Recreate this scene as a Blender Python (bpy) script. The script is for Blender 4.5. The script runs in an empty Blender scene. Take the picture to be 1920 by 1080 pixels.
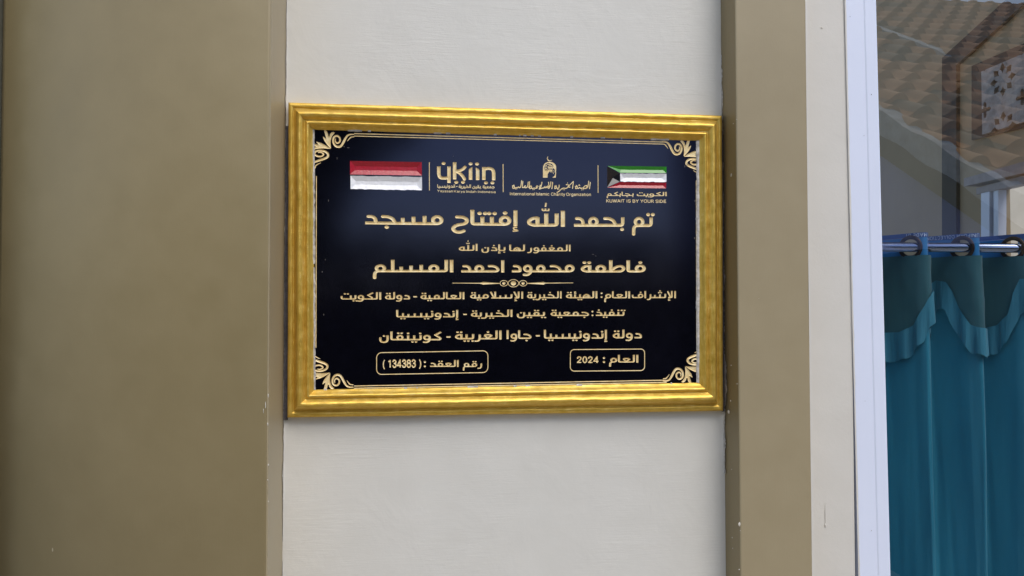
import bpy, bmesh, math, random
import numpy as np
from mathutils import Matrix, Vector, noise as mnoise

SC = bpy.context.scene
COL = SC.collection
# ---------------------------------------------------------------- camera, sky, sun, exposure
FPX = 1400.0                                   # focal length in units of a 1920 wide frame
EYE = np.array([-0.11447843, -1.02970439, 1.56-0.06243980])
YAW, PITCH, ROLL = 0.11146366, 0.02440972, -0.00026831
fw = np.array([math.sin(YAW)*math.cos(PITCH), math.cos(YAW)*math.cos(PITCH), math.sin(PITCH)])
rt = np.array([math.cos(YAW), -math.sin(YAW), 0.0])
up = np.cross(rt, fw)
rt, up = rt*math.cos(ROLL)+up*math.sin(ROLL), -rt*math.sin(ROLL)+up*math.cos(ROLL)
cam = bpy.data.cameras.new('camera'); camo = bpy.data.objects.new('camera', cam); COL.objects.link(camo)
cam.sensor_width = 36.0; cam.lens = FPX/1920*36.0; cam.clip_start = .02; cam.clip_end = 500
M = Matrix.Identity(4)
for i in range(3): M[i][0], M[i][1], M[i][2], M[i][3] = rt[i], up[i], -fw[i], EYE[i]
camo.matrix_world = M
SC.camera = camo

SUN_EL, SUN_AZ = math.radians(54), math.radians(159)       # azimuth from +Y towards +X: the sun stands over the right shoulder
w = bpy.data.worlds.new('World'); SC.world = w; w.use_nodes = True
sk = w.node_tree.nodes.new('ShaderNodeTexSky'); sk.sky_type = 'NISHITA'; sk.sun_disc = False
sk.sun_elevation = SUN_EL; sk.sun_rotation = SUN_AZ; sk.dust_density = 1.3; sk.air_density = 1.0; sk.ozone_density = 1.0
bg = w.node_tree.nodes['Background']; bg.inputs['Strength'].default_value = .14
w.node_tree.links.new(sk.outputs[0], bg.inputs['Color'])
sl = bpy.data.lights.new('sun', 'SUN'); sl.energy = 1.3; sl.angle = math.radians(36); sl.color = (1, .95, .87)
so = bpy.data.objects.new('sun', sl); COL.objects.link(so)
sdir = Vector((math.sin(SUN_AZ)*math.cos(SUN_EL), math.cos(SUN_AZ)*math.cos(SUN_EL), math.sin(SUN_EL)))
so.rotation_euler = sdir.to_track_quat('Z', 'Y').to_euler(); so.location = sdir*20
vs = SC.view_settings; vs.view_transform = 'Standard'; vs.look = 'None'; vs.exposure = 0.54; vs.gamma = 1.0
SC.cycles.use_denoising = True
SC.cycles.max_bounces = 8; SC.cycles.transparent_max_bounces = 12

# ---------------------------------------------------------------- helpers
def ray(u, v):
    """direction (per unit of depth into the wall) seen at a point of the 1920x1080 frame"""
    u = np.asarray(u, float); v = np.asarray(v, float)
    d = rt*((u-960)/FPX)[..., None]+up*((540-v)/FPX)[..., None]+fw
    return d/d[..., 1:2]
def P(u, v, y):            # point on a plane parallel to the wall, at depth y
    return EYE+ray(u, v)*(np.asarray(y, float)-EYE[1])[..., None]
def PX(u, v, x):           # point on a plane square to the wall
    d = ray(u, v); return EYE+d*((x-EYE[0])/d[..., 0])[..., None]
def proj(p):
    d = np.asarray(p, float)-EYE
    return 960+FPX*(d@rt)/(d@fw), 540-FPX*(d@up)/(d@fw)

def mesh(name, verts, faces, mat, parent=None, flat=True, mats=None):
    me = bpy.data.meshes.new(name)
    me.from_pydata([tuple(map(float, v)) for v in verts], [], [tuple(map(int, f)) for f in faces])
    me.update()
    for m_ in (mats or [mat]): me.materials.append(m_)
    if not flat: me.shade_smooth()
    o = bpy.data.objects.new(name, me); COL.objects.link(o)
    if parent: o.parent = parent; o.matrix_parent_inverse = parent.matrix_world.inverted()
    return o
def thing(name, label, cat, loc, group=None):
    o = bpy.data.objects.new(name, None); COL.objects.link(o); o.location = loc; o.empty_display_size = .1
    o.matrix_world = Matrix.Translation(loc)
    o['label'] = label; o['category'] = cat; o['kind'] = 'thing'
    if group: o['group'] = group
    return o
def tag(o, label, cat, group=None):
    o['label'] = label; o['category'] = cat; o['kind'] = 'thing'
    if group: o['group'] = group
    return o
def structure(o): o['kind'] = 'structure'; return o
def box(x0, x1, y0, y1, z0, z1):
    v = [(x, y, z) for x in (x0, x1) for y in (y0, y1) for z in (z0, z1)]
    return v, [(0, 1, 3, 2), (4, 6, 7, 5), (0, 4, 5, 1), (2, 3, 7, 6), (0, 2, 6, 4), (1, 5, 7, 3)]
def boxes(*bs):
    V, Fc = [], []
    for b in bs:
        v, f = box(*b); k = len(V); V += v; Fc += [tuple(i+k for i in q) for q in f]
    return V, Fc
def bevel(o, wd, seg=2):
    m_ = o.modifiers.new('bevel', 'BEVEL'); m_.width = wd; m_.segments = seg; m_.limit_method = 'ANGLE'; return o
def gridmesh(name, A, mat, parent=None, flat=False, closed=False):
    """A: array (n, m, 3) of points"""
    n, m_, _ = A.shape
    Fc = [(i*m_+j, i*m_+j+1, (i+1)*m_+j+1, (i+1)*m_+j) for i in range(n-1) for j in range(m_-1)]
    return mesh(name, A.reshape(-1, 3), Fc, mat, parent, flat)
def prism(P3, off):
    """closed solid: a planar outline moved by off"""
    n = len(P3); V = [Vector(p) for p in P3]+[Vector(p)+Vector(off) for p in P3]
    return V, [tuple(range(n)), tuple(range(2*n-1, n-1, -1))]+[(i, i+n, (i+1) % n+n, (i+1) % n) for i in range(n)]
def fixn(o):
    bm = bmesh.new(); bm.from_mesh(o.data); bmesh.ops.recalc_face_normals(bm, faces=bm.faces); bm.to_mesh(o.data); bm.free(); return o

# ---------------------------------------------------------------- materials
def newmat(name):
    m_ = bpy.data.materials.new(name); m_.use_nodes = True
    nt = m_.node_tree; b = nt.nodes['Principled BSDF']
    return m_, nt, b
def nd(nt, t, **k):
    n = nt.nodes.new(t)
    for a, v in k.items():
        if a in n.inputs.keys() if hasattr(n.inputs, 'keys') else False: n.inputs[a].default_value = v
        else: setattr(n, a, v)
    return n
def coords(nt, scale=(1, 1, 1), loc=(0, 0, 0)):
    tc = nt.nodes.new('ShaderNodeTexCoord'); mp = nt.nodes.new('ShaderNodeMapping')
    mp.inputs['Scale'].default_value = scale; mp.inputs['Location'].default_value = loc
    nt.links.new(tc.outputs['Object'], mp.inputs['Vector']); return mp.outputs[0]
def noise(nt, vec, scale, detail=4, rough=.55, dist=0.0):
    n = nt.nodes.new('ShaderNodeTexNoise'); n.inputs['Scale'].default_value = scale; n.inputs['Detail'].default_value = detail
    n.inputs['Roughness'].default_value = rough; n.inputs['Distortion'].default_value = dist
    nt.links.new(vec, n.inputs['Vector']); return n.outputs['Fac']
def ramp(nt, fac, stops):
    r = nt.nodes.new('ShaderNodeValToRGB'); e = r.color_ramp.elements
    while len(e) < len(stops): e.new(.5)
    for q, (p, c) in zip(e, stops):
        q.position = p; q.color = (*c, 1) if len(c) == 3 else c
    nt.links.new(fac, r.inputs[0]); return r.outputs[0]
def mix(nt, fac, a, b, mode='MIX'):
    m_ = nt.nodes.new('ShaderNodeMix'); m_.data_type = 'RGBA'; m_.blend_type = mode
    for s_, v in ((m_.inputs[0], fac), (m_.inputs[6], a), (m_.inputs[7], b)):
        if isinstance(v, (int, float)): s_.default_value = v
        elif isinstance(v, tuple): s_.default_value = (*v, 1)
        else: nt.links.new(v, s_)
    return m_.outputs[2]
def math_(nt, op, a, b=None):
    n = nt.nodes.new('ShaderNodeMath'); n.operation = op
    for i, v in enumerate((a, b)):
        if v is None: continue
        if isinstance(v, (int, float)): n.inputs[i].default_value = v
        else: nt.links.new(v, n.inputs[i])
    return n.outputs[0]
def bump(nt, b, h, strength, dist=.002, prev=None):
    n = nt.nodes.new('ShaderNodeBump'); n.inputs['Strength'].default_value = strength; n.inputs['Distance'].default_value = dist
    nt.links.new(h, n.inputs['Height'])
    if prev is not None: nt.links.new(prev, n.inputs['Normal'])
    nt.links.new(n.outputs[0], b.inputs['Normal']); return n.outputs[0]
def setb(b, **k):
    for a, v in k.items(): b.inputs[a.replace('_', ' ')].default_value = v

def paint(name, c0, c1, rough=.5, brush=(3, 3, 60), bstr=.35, fleck=None, fscale=55):
    """hand brushed wall paint: long brush ridges, slight patchiness, a few flecks of the other colour"""
    m_, nt, b = newmat(name)
    co = coords(nt); cb = coords(nt, brush)
    big = noise(nt, co, 2.6, 5, .6); mid = noise(nt, co, 22, 4, .6)
    f = math_(nt, 'ADD', math_(nt, 'MULTIPLY', big, .7), math_(nt, 'MULTIPLY', mid, .3))
    col = ramp(nt, f, [(.34, c0), (.66, c1)])
    if fleck:
        v = nt.nodes.new('ShaderNodeTexVoronoi'); v.inputs['Scale'].default_value = fscale; nt.links.new(coords(nt, (1, 1, .45), (3, 1, 2)), v.inputs['Vector'])
        near = math_(nt, 'LESS_THAN', v.outputs['Distance'], .085)
        sep = nt.nodes.new('ShaderNodeSeparateColor'); nt.links.new(v.outputs['Color'], sep.inputs[0])
        rare = math_(nt, 'GREATER_THAN', sep.outputs[0], .965)
        col = mix(nt, math_(nt, 'MULTIPLY', near, rare), col, fleck)
    nt.links.new(col, b.inputs['Base Color'])
    br = noise(nt, cb, 11, 6, .7, 1.1)
    msk = ramp(nt, noise(nt, co, 5.5, 4, .6), [(.38, (0, 0, 0)), (.66, (1, 1, 1))])          # the brush marks come and go
    n1 = bump(nt, b, math_(nt, 'MULTIPLY', br, msk), bstr, .0016)
    lump = noise(nt, co, 13, 4, .55, .6)
    n2 = bump(nt, b, lump, bstr*.6, .005, n1)
    grain = noise(nt, co, 260, 3, .6); bump(nt, b, grain, bstr*.35, .0006, n2)
    rr = nt.nodes.new('ShaderNodeMapRange'); rr.inputs['To Min'].default_value = rough-.08; rr.inputs['To Max'].default_value = rough+.1
    nt.links.new(mid, rr.inputs[0]); nt.links.new(rr.outputs[0], b.inputs['Roughness'])
    return m_
def plain(name, c, rough=.5, metal=0.0, var=.12, scale=40, bstr=0.0, spec=.5):
    m_, nt, b = newmat(name)
    n = noise(nt, coords(nt), scale, 4, .6)
    col = ramp(nt, n, [(.3, tuple(x*(1-var) for x in c)), (.7, tuple(min(1, x*(1+var)) for x in c))])
    nt.links.new(col, b.inputs['Base Color']); setb(b, Roughness=rough, Metallic=metal, Specular_IOR_Level=spec)
    if bstr: bump(nt, b, n, bstr, .002)
    return m_
def gold(name, stretch):
    """bronze powder paint brushed along the moulding, thin in places"""
    m_, nt, b = newmat(name)
    cs = coords(nt, stretch); co = coords(nt)
    a = noise(nt, cs, 60, 6, .66, 0); c = noise(nt, co, 75, 6, .68)
    f = math_(nt, 'ADD', math_(nt, 'MULTIPLY', a, .55), math_(nt, 'MULTIPLY', c, .45))
    col = ramp(nt, f, [(.27, (.36, .19, .018)), (.40, (.62, .385, .05)), (.56, (.76, .51, .105)), (.73, (.95, .80, .38))])
    nt.links.new(col, b.inputs['Base Color'])
    setb(b, Metallic=.62)
    r = nt.nodes.new('ShaderNodeMapRange'); r.inputs['To Min'].default_value = .24; r.inputs['To Max'].default_value = .58; nt.links.new(c, r.inputs[0]); nt.links.new(r.outputs[0], b.inputs['Roughness'])
    n1 = bump(nt, b, a, .30, .001); g = noise(nt, co, 420, 3, .6); bump(nt, b, g, .35, .0006, n1)
    return m_
MAT = {}
MAT['wall'] = paint('white_wall_paint', (.665, .645, .588), (.73, .71, .652), .5, (2.0, 3, 30), .36)
MAT['cream'] = paint('cream_wall_paint', (.665, .635, .572), (.73, .70, .64), .5, (12, 12, 12), .22)
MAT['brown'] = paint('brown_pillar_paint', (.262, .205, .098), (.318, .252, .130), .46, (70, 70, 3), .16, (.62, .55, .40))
MAT['brown_shaded'] = paint('brown_shaded_return_paint', (.255, .197, .098), (.29, .226, .115), .46, (60, 60, 3), .14, (.62, .55, .40))  # pilaster brown with the shade of its recess side put into the colour
MAT['brown_lit'] = paint('brown_lit_side_paint', (.40, .33, .205), (.45, .375, .24), .46, (60, 60, 3), .14)
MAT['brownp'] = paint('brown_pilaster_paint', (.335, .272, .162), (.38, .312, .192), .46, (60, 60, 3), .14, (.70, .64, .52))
MAT['gold_h'] = gold('gold_paint_along', (1, 5, 14)); MAT['gold_v'] = gold('gold_paint_up', (14, 5, 1))
m_, nt, b = newmat('gilt_lettering')
f = noise(nt, coords(nt), 130, 4, .65)
nt.links.new(ramp(nt, f, [(.3, (.76, .55, .24)), (.55, (.90, .71, .37)), (.75, (.95, .83, .55))]), b.inputs['Base Color']); setb(b, Roughness=.42, Metallic=.06); bump(nt, b, noise(nt, coords(nt), 900, 2), .25, .0004)
MAT['gilt'] = m_
MAT['red'] = plain('red_enamel', (.42, .008, .025), .22, 0, .15, 300, .25)
MAT['green'] = plain('green_enamel', (.03, .27, .02), .2, 0, .1, 200)
MAT['white'] = plain('white_enamel', (.90, .90, .91), .4, 0, .06, 200, .4)
MAT['black'] = plain('black_enamel', (.012, .012, .014), .12, 0, .1, 200)
m_, nt, b = newmat('polished_black_stone')
f = noise(nt, coords(nt), 60, 5, .6)
v = nt.nodes.new('ShaderNodeTexVoronoi'); v.inputs['Scale'].default_value = 170; nt.links.new(coords(nt, (1, 1, .6)), v.inputs['Vector'])
sp = nt.nodes.new('ShaderNodeSeparateColor'); nt.links.new(v.outputs['Color'], sp.inputs[0])
chip = math_(nt, 'MULTIPLY', math_(nt, 'LESS_THAN', v.outputs['Distance'], .13), math_(nt, 'GREATER_THAN', sp.outputs[1], .988))
nt.links.new(mix(nt, chip, ramp(nt, f, [(.3, (.0018, .0018, .0035)), (.7, (.003, .003, .006))]), (.10, .09, .09)), b.inputs['Base Color'])
setb(b, Roughness=.11, Specular_IOR_Level=.5); b.inputs['Specular Tint'].default_value = (.56, .60, 1, 1); MAT['stone'] = m_
MAT['putty'] = plain('grey_white_putty', (.52, .49, .45), .7, 0, .35, 160, .5)
MAT['crack'] = plain('dark_gap_filler', (.06, .055, .06), .8, 0, .4, 200)
MAT['frame'] = plain('white_powder_coat', (.79, .84, .99), .32, 0, .015, 6)
MAT['gasket'] = plain('grey_gasket', (.16, .16, .19), .6)
MAT['chrome'] = plain('chrome_rod', (.42, .46, .62), .16, 1, .02)
MAT['fleck'] = plain('dried_paint', (.70, .66, .58), .5, 0, .08, 90)
MAT['ring'] = plain('dark_bronze_ring', (.045, .025, .018), .3, .5)
# ---------------------------------------------------------------- engraving: distance fields on the stone's face
GX0, GY0, GX1, GY1, GH = 578.0, 232.0, 1322.0, 742.0, 0.4     # face of the stone, in design units
GNX = int(round((GX1-GX0)/GH))+1
GNY = int(round((GY1-GY0)/GH))+1
BIG = 2.0

def smooth(pts, n=7, closed=False):
    """Catmull-Rom through the points."""
    p = np.array(pts, float)
    if len(p) < 3: return p
    if closed: q = np.vstack([p[-1], p, p[0], p[1]])
    else: q = np.vstack([2*p[0]-p[1], p, 2*p[-1]-p[-2]])
    out = []
    for i in range(1, len(q)-2):
        for t in np.linspace(0, 1, n, endpoint=False):
            a, b, c, d = q[i-1], q[i], q[i+1], q[i+2]
            out.append(.5*((2*b)+(-a+c)*t+(2*a-5*b+4*c-d)*t*t+(-a+3*b-3*c+d)*t**3))
    out.append(q[-2])
    return np.array(out)

def ell(cx, cy, rx, ry, n=22):
    a = np.linspace(0, 2*np.pi, n+1)
    return np.stack([cx+rx*np.cos(a), cy+ry*np.sin(a)], 1)

class Field:
    def __init__(self):
        self.ops = []
    def stroke(self, pts, rx, ry=None, butt=True, r=None, cut=False):
        self.ops.append(('s', np.array(pts, float), rx, ry or rx, butt, r, cut)); return self
    def poly(self, pts, cut=False):
        self.ops.append(('p', np.array(pts, float), cut)); return self
    def dot(self, x, y, rx, ry, cut=False):
        self.ops.append(('s', np.array([[x, y]], float), rx, ry, False, None, cut)); return self
    def bounds(self):
        lo = np.array([1e9, 1e9]); hi = -lo
        for o in self.ops:
            if o[-1]: continue
            m = max(o[2], o[3])+1 if o[0] == 's' else 1
            if o[0] == 's' and o[5] is not None: m = max(o[5])+1
            lo = np.minimum(lo, o[1].min(0)-m-2); hi = np.maximum(hi, o[1].max(0)+m+2)
        return lo, hi
    def eval(self):
        lo, hi = self.bounds()
        i0 = max(0, int((lo[0]-GX0)/GH)); i1 = min(GNX-1, int((hi[0]-GX0)/GH)+1)
        j0 = max(0, int((lo[1]-GY0)/GH)); j1 = min(GNY-1, int((hi[1]-GY0)/GH)+1)
        X = GX0+GH*np.arange(i0, i1+1); Y = GY0+GH*np.arange(j0, j1+1)
        F = np.full((len(Y), len(X)), BIG)
        def win(l, h):
            a = max(0, int((l[0]-X[0])/GH)-1); b = min(len(X), int((h[0]-X[0])/GH)+3)
            c = max(0, int((l[1]-Y[0])/GH)-1); d = min(len(Y), int((h[1]-Y[0])/GH)+3)
            return a, b, c, d
        def put(w, D, cut):
            a, b, c, d = w
            if cut: F[c:d, a:b] = np.maximum(F[c:d, a:b], -D)
            else: F[c:d, a:b] = np.minimum(F[c:d, a:b], D)
        for o in self.ops:
            if o[0] == 's':
                _, P, rx, ry, butt, rr, cut = o
                k = rx/ry
                n = len(P)
                for s in range(max(1, n-1)):
                    A = P[s]; B = P[min(s+1, n-1)]
                    ra = rx if rr is None else rr[s]; rb = rx if rr is None else rr[min(s+1, n-1)]
                    m = max(ra, rb, ry)+1.5
                    w = win(np.minimum(A, B)-m, np.maximum(A, B)+m)
                    xx = X[w[0]:w[1]][None, :]; yy = Y[w[2]:w[3]][:, None]*k
                    if xx.size == 0 or yy.size == 0: continue
                    ax, ay, bx, by = A[0], A[1]*k, B[0], B[1]*k
                    dx, dy = bx-ax, by-ay; L2 = dx*dx+dy*dy
                    if L2 < 1e-9: D = np.hypot(xx-ax, yy-ay)-ra
                    else:
                        tr = ((xx-ax)*dx+(yy-ay)*dy)/L2
                        t = np.clip(tr, 0, 1)
                        D = np.hypot(xx-ax-t*dx, yy-ay-t*dy)-(ra+(rb-ra)*t)
                        L = math.sqrt(L2)
                        if butt and s == 0: D = np.maximum(D, -tr*L)
                        if butt and s == n-2: D = np.maximum(D, (tr-1)*L)
                    put(w, D, cut)
            else:
                _, P, cut = o
                w = win(P.min(0)-1.5, P.max(0)+1.5)
                xx = X[w[0]:w[1]][None, :]; yy = Y[w[2]:w[3]][:, None]
                if xx.size == 0 or yy.size == 0: continue
                D = np.full((yy.shape[0], xx.shape[1]), 1e9); ins = np.zeros(D.shape, bool)
                for s in range(len(P)):
                    ax, ay = P[s]; bx, by = P[(s+1) % len(P)]
                    dx, dy = bx-ax, by-ay
                    t = np.clip(((xx-ax)*dx+(yy-ay)*dy)/max(dx*dx+dy*dy, 1e-9), 0, 1)
                    D = np.minimum(D, np.hypot(xx-ax-t*dx, yy-ay-t*dy))
                    if abs(dy) > 1e-9:
                        c = ((ay > yy) != (by > yy)) & (xx < (yy-ay)*dx/dy+ax)
                        ins ^= c
                put(w, np.where(ins, -D, D), cut)
        return i0, j0, F

# ---------------------------------------------------------------- lettering (square kufi), right to left
HX, HY = 24.0, 19.0
B = 19.0
DOT = {'1a': [(0, 150)], '2a': [(-30, 148), (30, 148)], '3a': [(-28, 146), (28, 146), (0, 192)],
       '1b': [(0, -30)], '2b': [(-30, -30), (30, -30)]}
def glyph(name):
    """-> width, strokes [(pts, weight)], dots [(x, y)]"""
    S = []; D = []
    def s(p, w=1.0): S.append((np.array(p, float), w))
    def c(p, w=1.0, **k): S.append((smooth(p, **k), w))
    def dots(kind, x, dy=0): D.extend([(x+a, b+dy) for a, b in DOT[kind]])
    base, _, form = name.partition('_')
    mark = None
    if '+' in form: form, mark = form.split('+')
    if base == 'alef':
        if form == 'f': s([(30, 190), (30, 44), (36, 25), (52, B), (88, B)]); w = 88
        else: s([(37, 190), (37, 0)]); w = 76
        if mark == 'h':
            x = 37 if form != 'f' else 34
            c([(x+14, -14), (x-10, -12), (x-18, -30), (x-4, -44), (x+14, -42)], .5); s([(x-30, -62), (x+30, -54)], .5)
    elif base == 'lam':
        if form == 'i': s([(56, 190), (56, 42), (50, 25), (32, B), (0, B)]); w = 84
        else: s([(52, 190), (52, B)]); s([(0, B), (104, B)]); w = 104
    elif base == 'shortlam':
        if form == 'i': s([(56, 157), (56, 42), (50, 25), (32, B), (0, B)]); w = 84
        else:
            s([(58, 157), (58, B)]); s([(0, B), (112, B)]); w = 112
            c([(18, 212), (20, 196), (36, 192), (48, 196)], .42); c([(50, 214), (50, 198), (62, 192), (84, 194)], .42); s([(84, 216), (84, 192)], .42)
            s([(56, 284), (50, 236)], .42)
    elif base == 'tooth':
        if form == 'i': s([(58, 114), (58, 42), (50, 25), (32, B), (0, B)]); w = 84; x = 50
        else: s([(52, 108), (52, B)]); s([(0, B), (104, B)]); w = 104; x = 52
        if mark == 'h':
            c([(x+18, 172), (x-6, 174), (x-14, 158), (x, 146), (x+18, 148)], .5); s([(x-24, 128), (x+28, 134)], .5)
        elif mark: dots(mark, x)
    elif base == 'beh':                      # flat closing bowl
        s([(230, B), (50, B), (32, 26), (24, 42), (24, 92)]); s([(206, 108), (206, B)]); w = 240
        if mark: dots(mark, 118)
    elif base == 'dal':
        s([(26, B), (172 if form == 'f' else 140, B)]); c([(56, 99), (100, 97), (134, 76), (143, 44), (142, B)])
        w = 172 if form == 'f' else 170
        if mark: dots(mark, 88, 6)
    elif base == 'hah':
        if form == 'i': c([(34, 99), (90, 98), (140, 78), (160, 48), (152, 26), (128, B)]); s([(0, B), (130, B)]); w = 190; x = 84
        elif form == 'm': c([(44, 99), (106, 97), (158, 74), (180, 40), (184, B)]); s([(0, B), (224, B)]); w = 224; x = 96
        else:
            c([(56, 102), (128, 98), (168, 76), (172, 44), (140, 18), (80, 6), (38, -16), (26, -48), (54, -76), (100, -82), (146, -64)]); w = 204; x = 100
        if mark: dots(mark, x if mark[1] == 'b' else x-8, 6 if mark[1] == 'a' else 0)
    elif base == 'meem':
        if form == 'i': s(ell(92, 63, 48, 43)); s([(0, B), (92, B)]); w = 168
        elif form == 'm': s(ell(104, 61, 46, 42)); s([(0, B), (200, B)]); w = 200
        else:
            s(ell(98, 62, 48, 42)); c([(98, B), (56, 14), (34, -6), (28, -40), (27, -92)]); w = 166
            if form == 'f': s([(98, B), (196, B)]); w = 196
    elif base in ('heh', 'tehm'):
        if form == 'm':
            c([(28, B), (30, 62), (70, 98), (116, 92), (146, 58), (146, B)]); c([(70, B), (72, 50), (104, 62), (120, 40), (116, B)], .7); s([(0, B), (176, B)]); w = 176
        else:
            c([(116, 104), (66, 97), (30, 68), (36, 36), (78, B), (120, B)]); s([(116, 112), (116, B)]); s([(78, B), (150, B)]); w = 150
            if base == 'tehm': dots('2a', 82, 6)
    elif base in ('feh', 'qaf'):
        x = 92
        if form == 'i': s(ell(92, 64, 47, 43)); s([(0, B), (92, B)]); w = 168
        elif form == 'm': s(ell(88, 64, 42, 40)); s([(0, B), (176, B)]); w = 176; x = 88
        else: s(ell(212, 64, 46, 43)); s([(212, B), (50, B), (32, 26), (24, 42), (24, 92)]); w = 284; x = 212
        dots('1a' if base == 'feh' else '2a', x, 6)
    elif base == 'waw':
        s(ell(82, 62, 46, 42)); c([(128, 62), (126, 20), (108, -18), (70, -38), (24, -34)]); w = 152
        if form == 'f': s([(120, B), (164, B)]); w = 164
    elif base == 'reh':
        c([(86, 100), (86, 40), (78, 0), (54, -28), (8, -34)]); w = 122
        if form == 'f': s([(80, B), (136, B)]); w = 136
    elif base in ('seen', 'sheen'):
        if form == 'i': s([(296, 116), (296, 42), (290, 25), (272, B), (0, B)]); w = 322
        else: s([(296, 114), (296, B)]); s([(0, B), (346, B)]); w = 346
        s([(52, 86), (52, B)]); s([(172, 102), (172, B)])
        if base == 'sheen': dots('3a', 172)
    elif base == 'ain':
        s([(30, 84), (58, 101), (118, 101), (146, 84), (108, 50), (88, B)], .92); s([(30, 84), (68, 50), (88, B)], .92); s([(0, B), (176, B)]); w = 176
        if mark: dots(mark, 88, 6)
    elif base == 'tah':
        s([(28, 190), (28, B)]); c([(36, 34), (84, 78), (136, 99), (178, 86), (186, 54), (160, 24), (130, B)]); s([(0, B), (132, B)]); w = 214
    elif base == 'kaf':
        if form == 'i': s([(158, 178), (58, 116), (140, 58), (150, 36), (132, B), (0, B)]); w = 180
        else: s([(158, 178), (58, 116), (134, 60), (140, B)]); s([(0, B), (180, B)]); w = 180
    elif base == 'noon':
        c([(148, 108), (148, 20), (128, -24), (88, -37), (46, -26), (26, 8), (25, 62)]); w = 184; dots('1a', 88, -56)
        if form == 'f': s([(148, B), (200, B)]); w = 200
    elif base == 'lamalef':
        s([(128, 190), (128, 44), (120, 25), (102, B), (40, B)]); s([(30, 186), (98, 26)]); w = 168
        if form == 'f': s([(110, B), (184, B)]); w = 184
        if mark == 'h':
            x = 66
            c([(x+14, -14), (x-10, -12), (x-18, -30), (x-4, -44), (x+14, -42)], .5); s([(x-30, -62), (x+30, -54)], .5)
    else: raise KeyError(name)
    for p, q in S:                           # joins run a hair past the letter's edge
        for k in (0, -1):
            if abs(p[k, 1]-B) < 1e-6 and abs(p[k, 0]) < 1e-6: p[k, 0] -= 5
            elif abs(p[k, 1]-B) < 1e-6 and abs(p[k, 0]-w) < 1e-6: p[k, 0] += 5
    return w, S, D

def arabic(F, word, xl, xr, base, h, slope=0.0, wt=None):
    """word: glyph names in reading order; inked extent fitted to xl..xr; base = bottom of the letters."""
    if wt is None: wt = .91 if h > 20 else .82
    S = []; D = []; x = 0.0
    for g in word.split():
        w, s, d = glyph(g); x -= w
        S += [(p+np.array([x, 0]), q) for p, q in s]; D += [(a+x, b) for a, b in d]
    lo = min(min(p[:, 0].min()-HX*q*.95 for p, q in S), min([a-27 for a, b in D] or [1e9]))
    hi = max(max(p[:, 0].max()+HX*q*.95 for p, q in S), max([a+27 for a, b in D] or [-1e9]))
    sx = (xr-xl)/(hi-lo); sy = h/190.0
    T = lambda p: np.stack([xl+(p[:, 0]-lo)*sx, base-p[:, 1]*sy+slope*(p[:, 0]-hi)*sx], 1)
    for p, q in S: F.stroke(T(p), HX*sx*q*wt, HY*sy*q*wt, butt=np.hypot(*(p[0]-p[-1])) > 1)
    for a, b in D:
        t = T(np.array([[a, b]]))[0]; F.dot(t[0], t[1], 26*sx*min(1, wt*1.05), 21*sy*min(1, wt*1.05))

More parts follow.
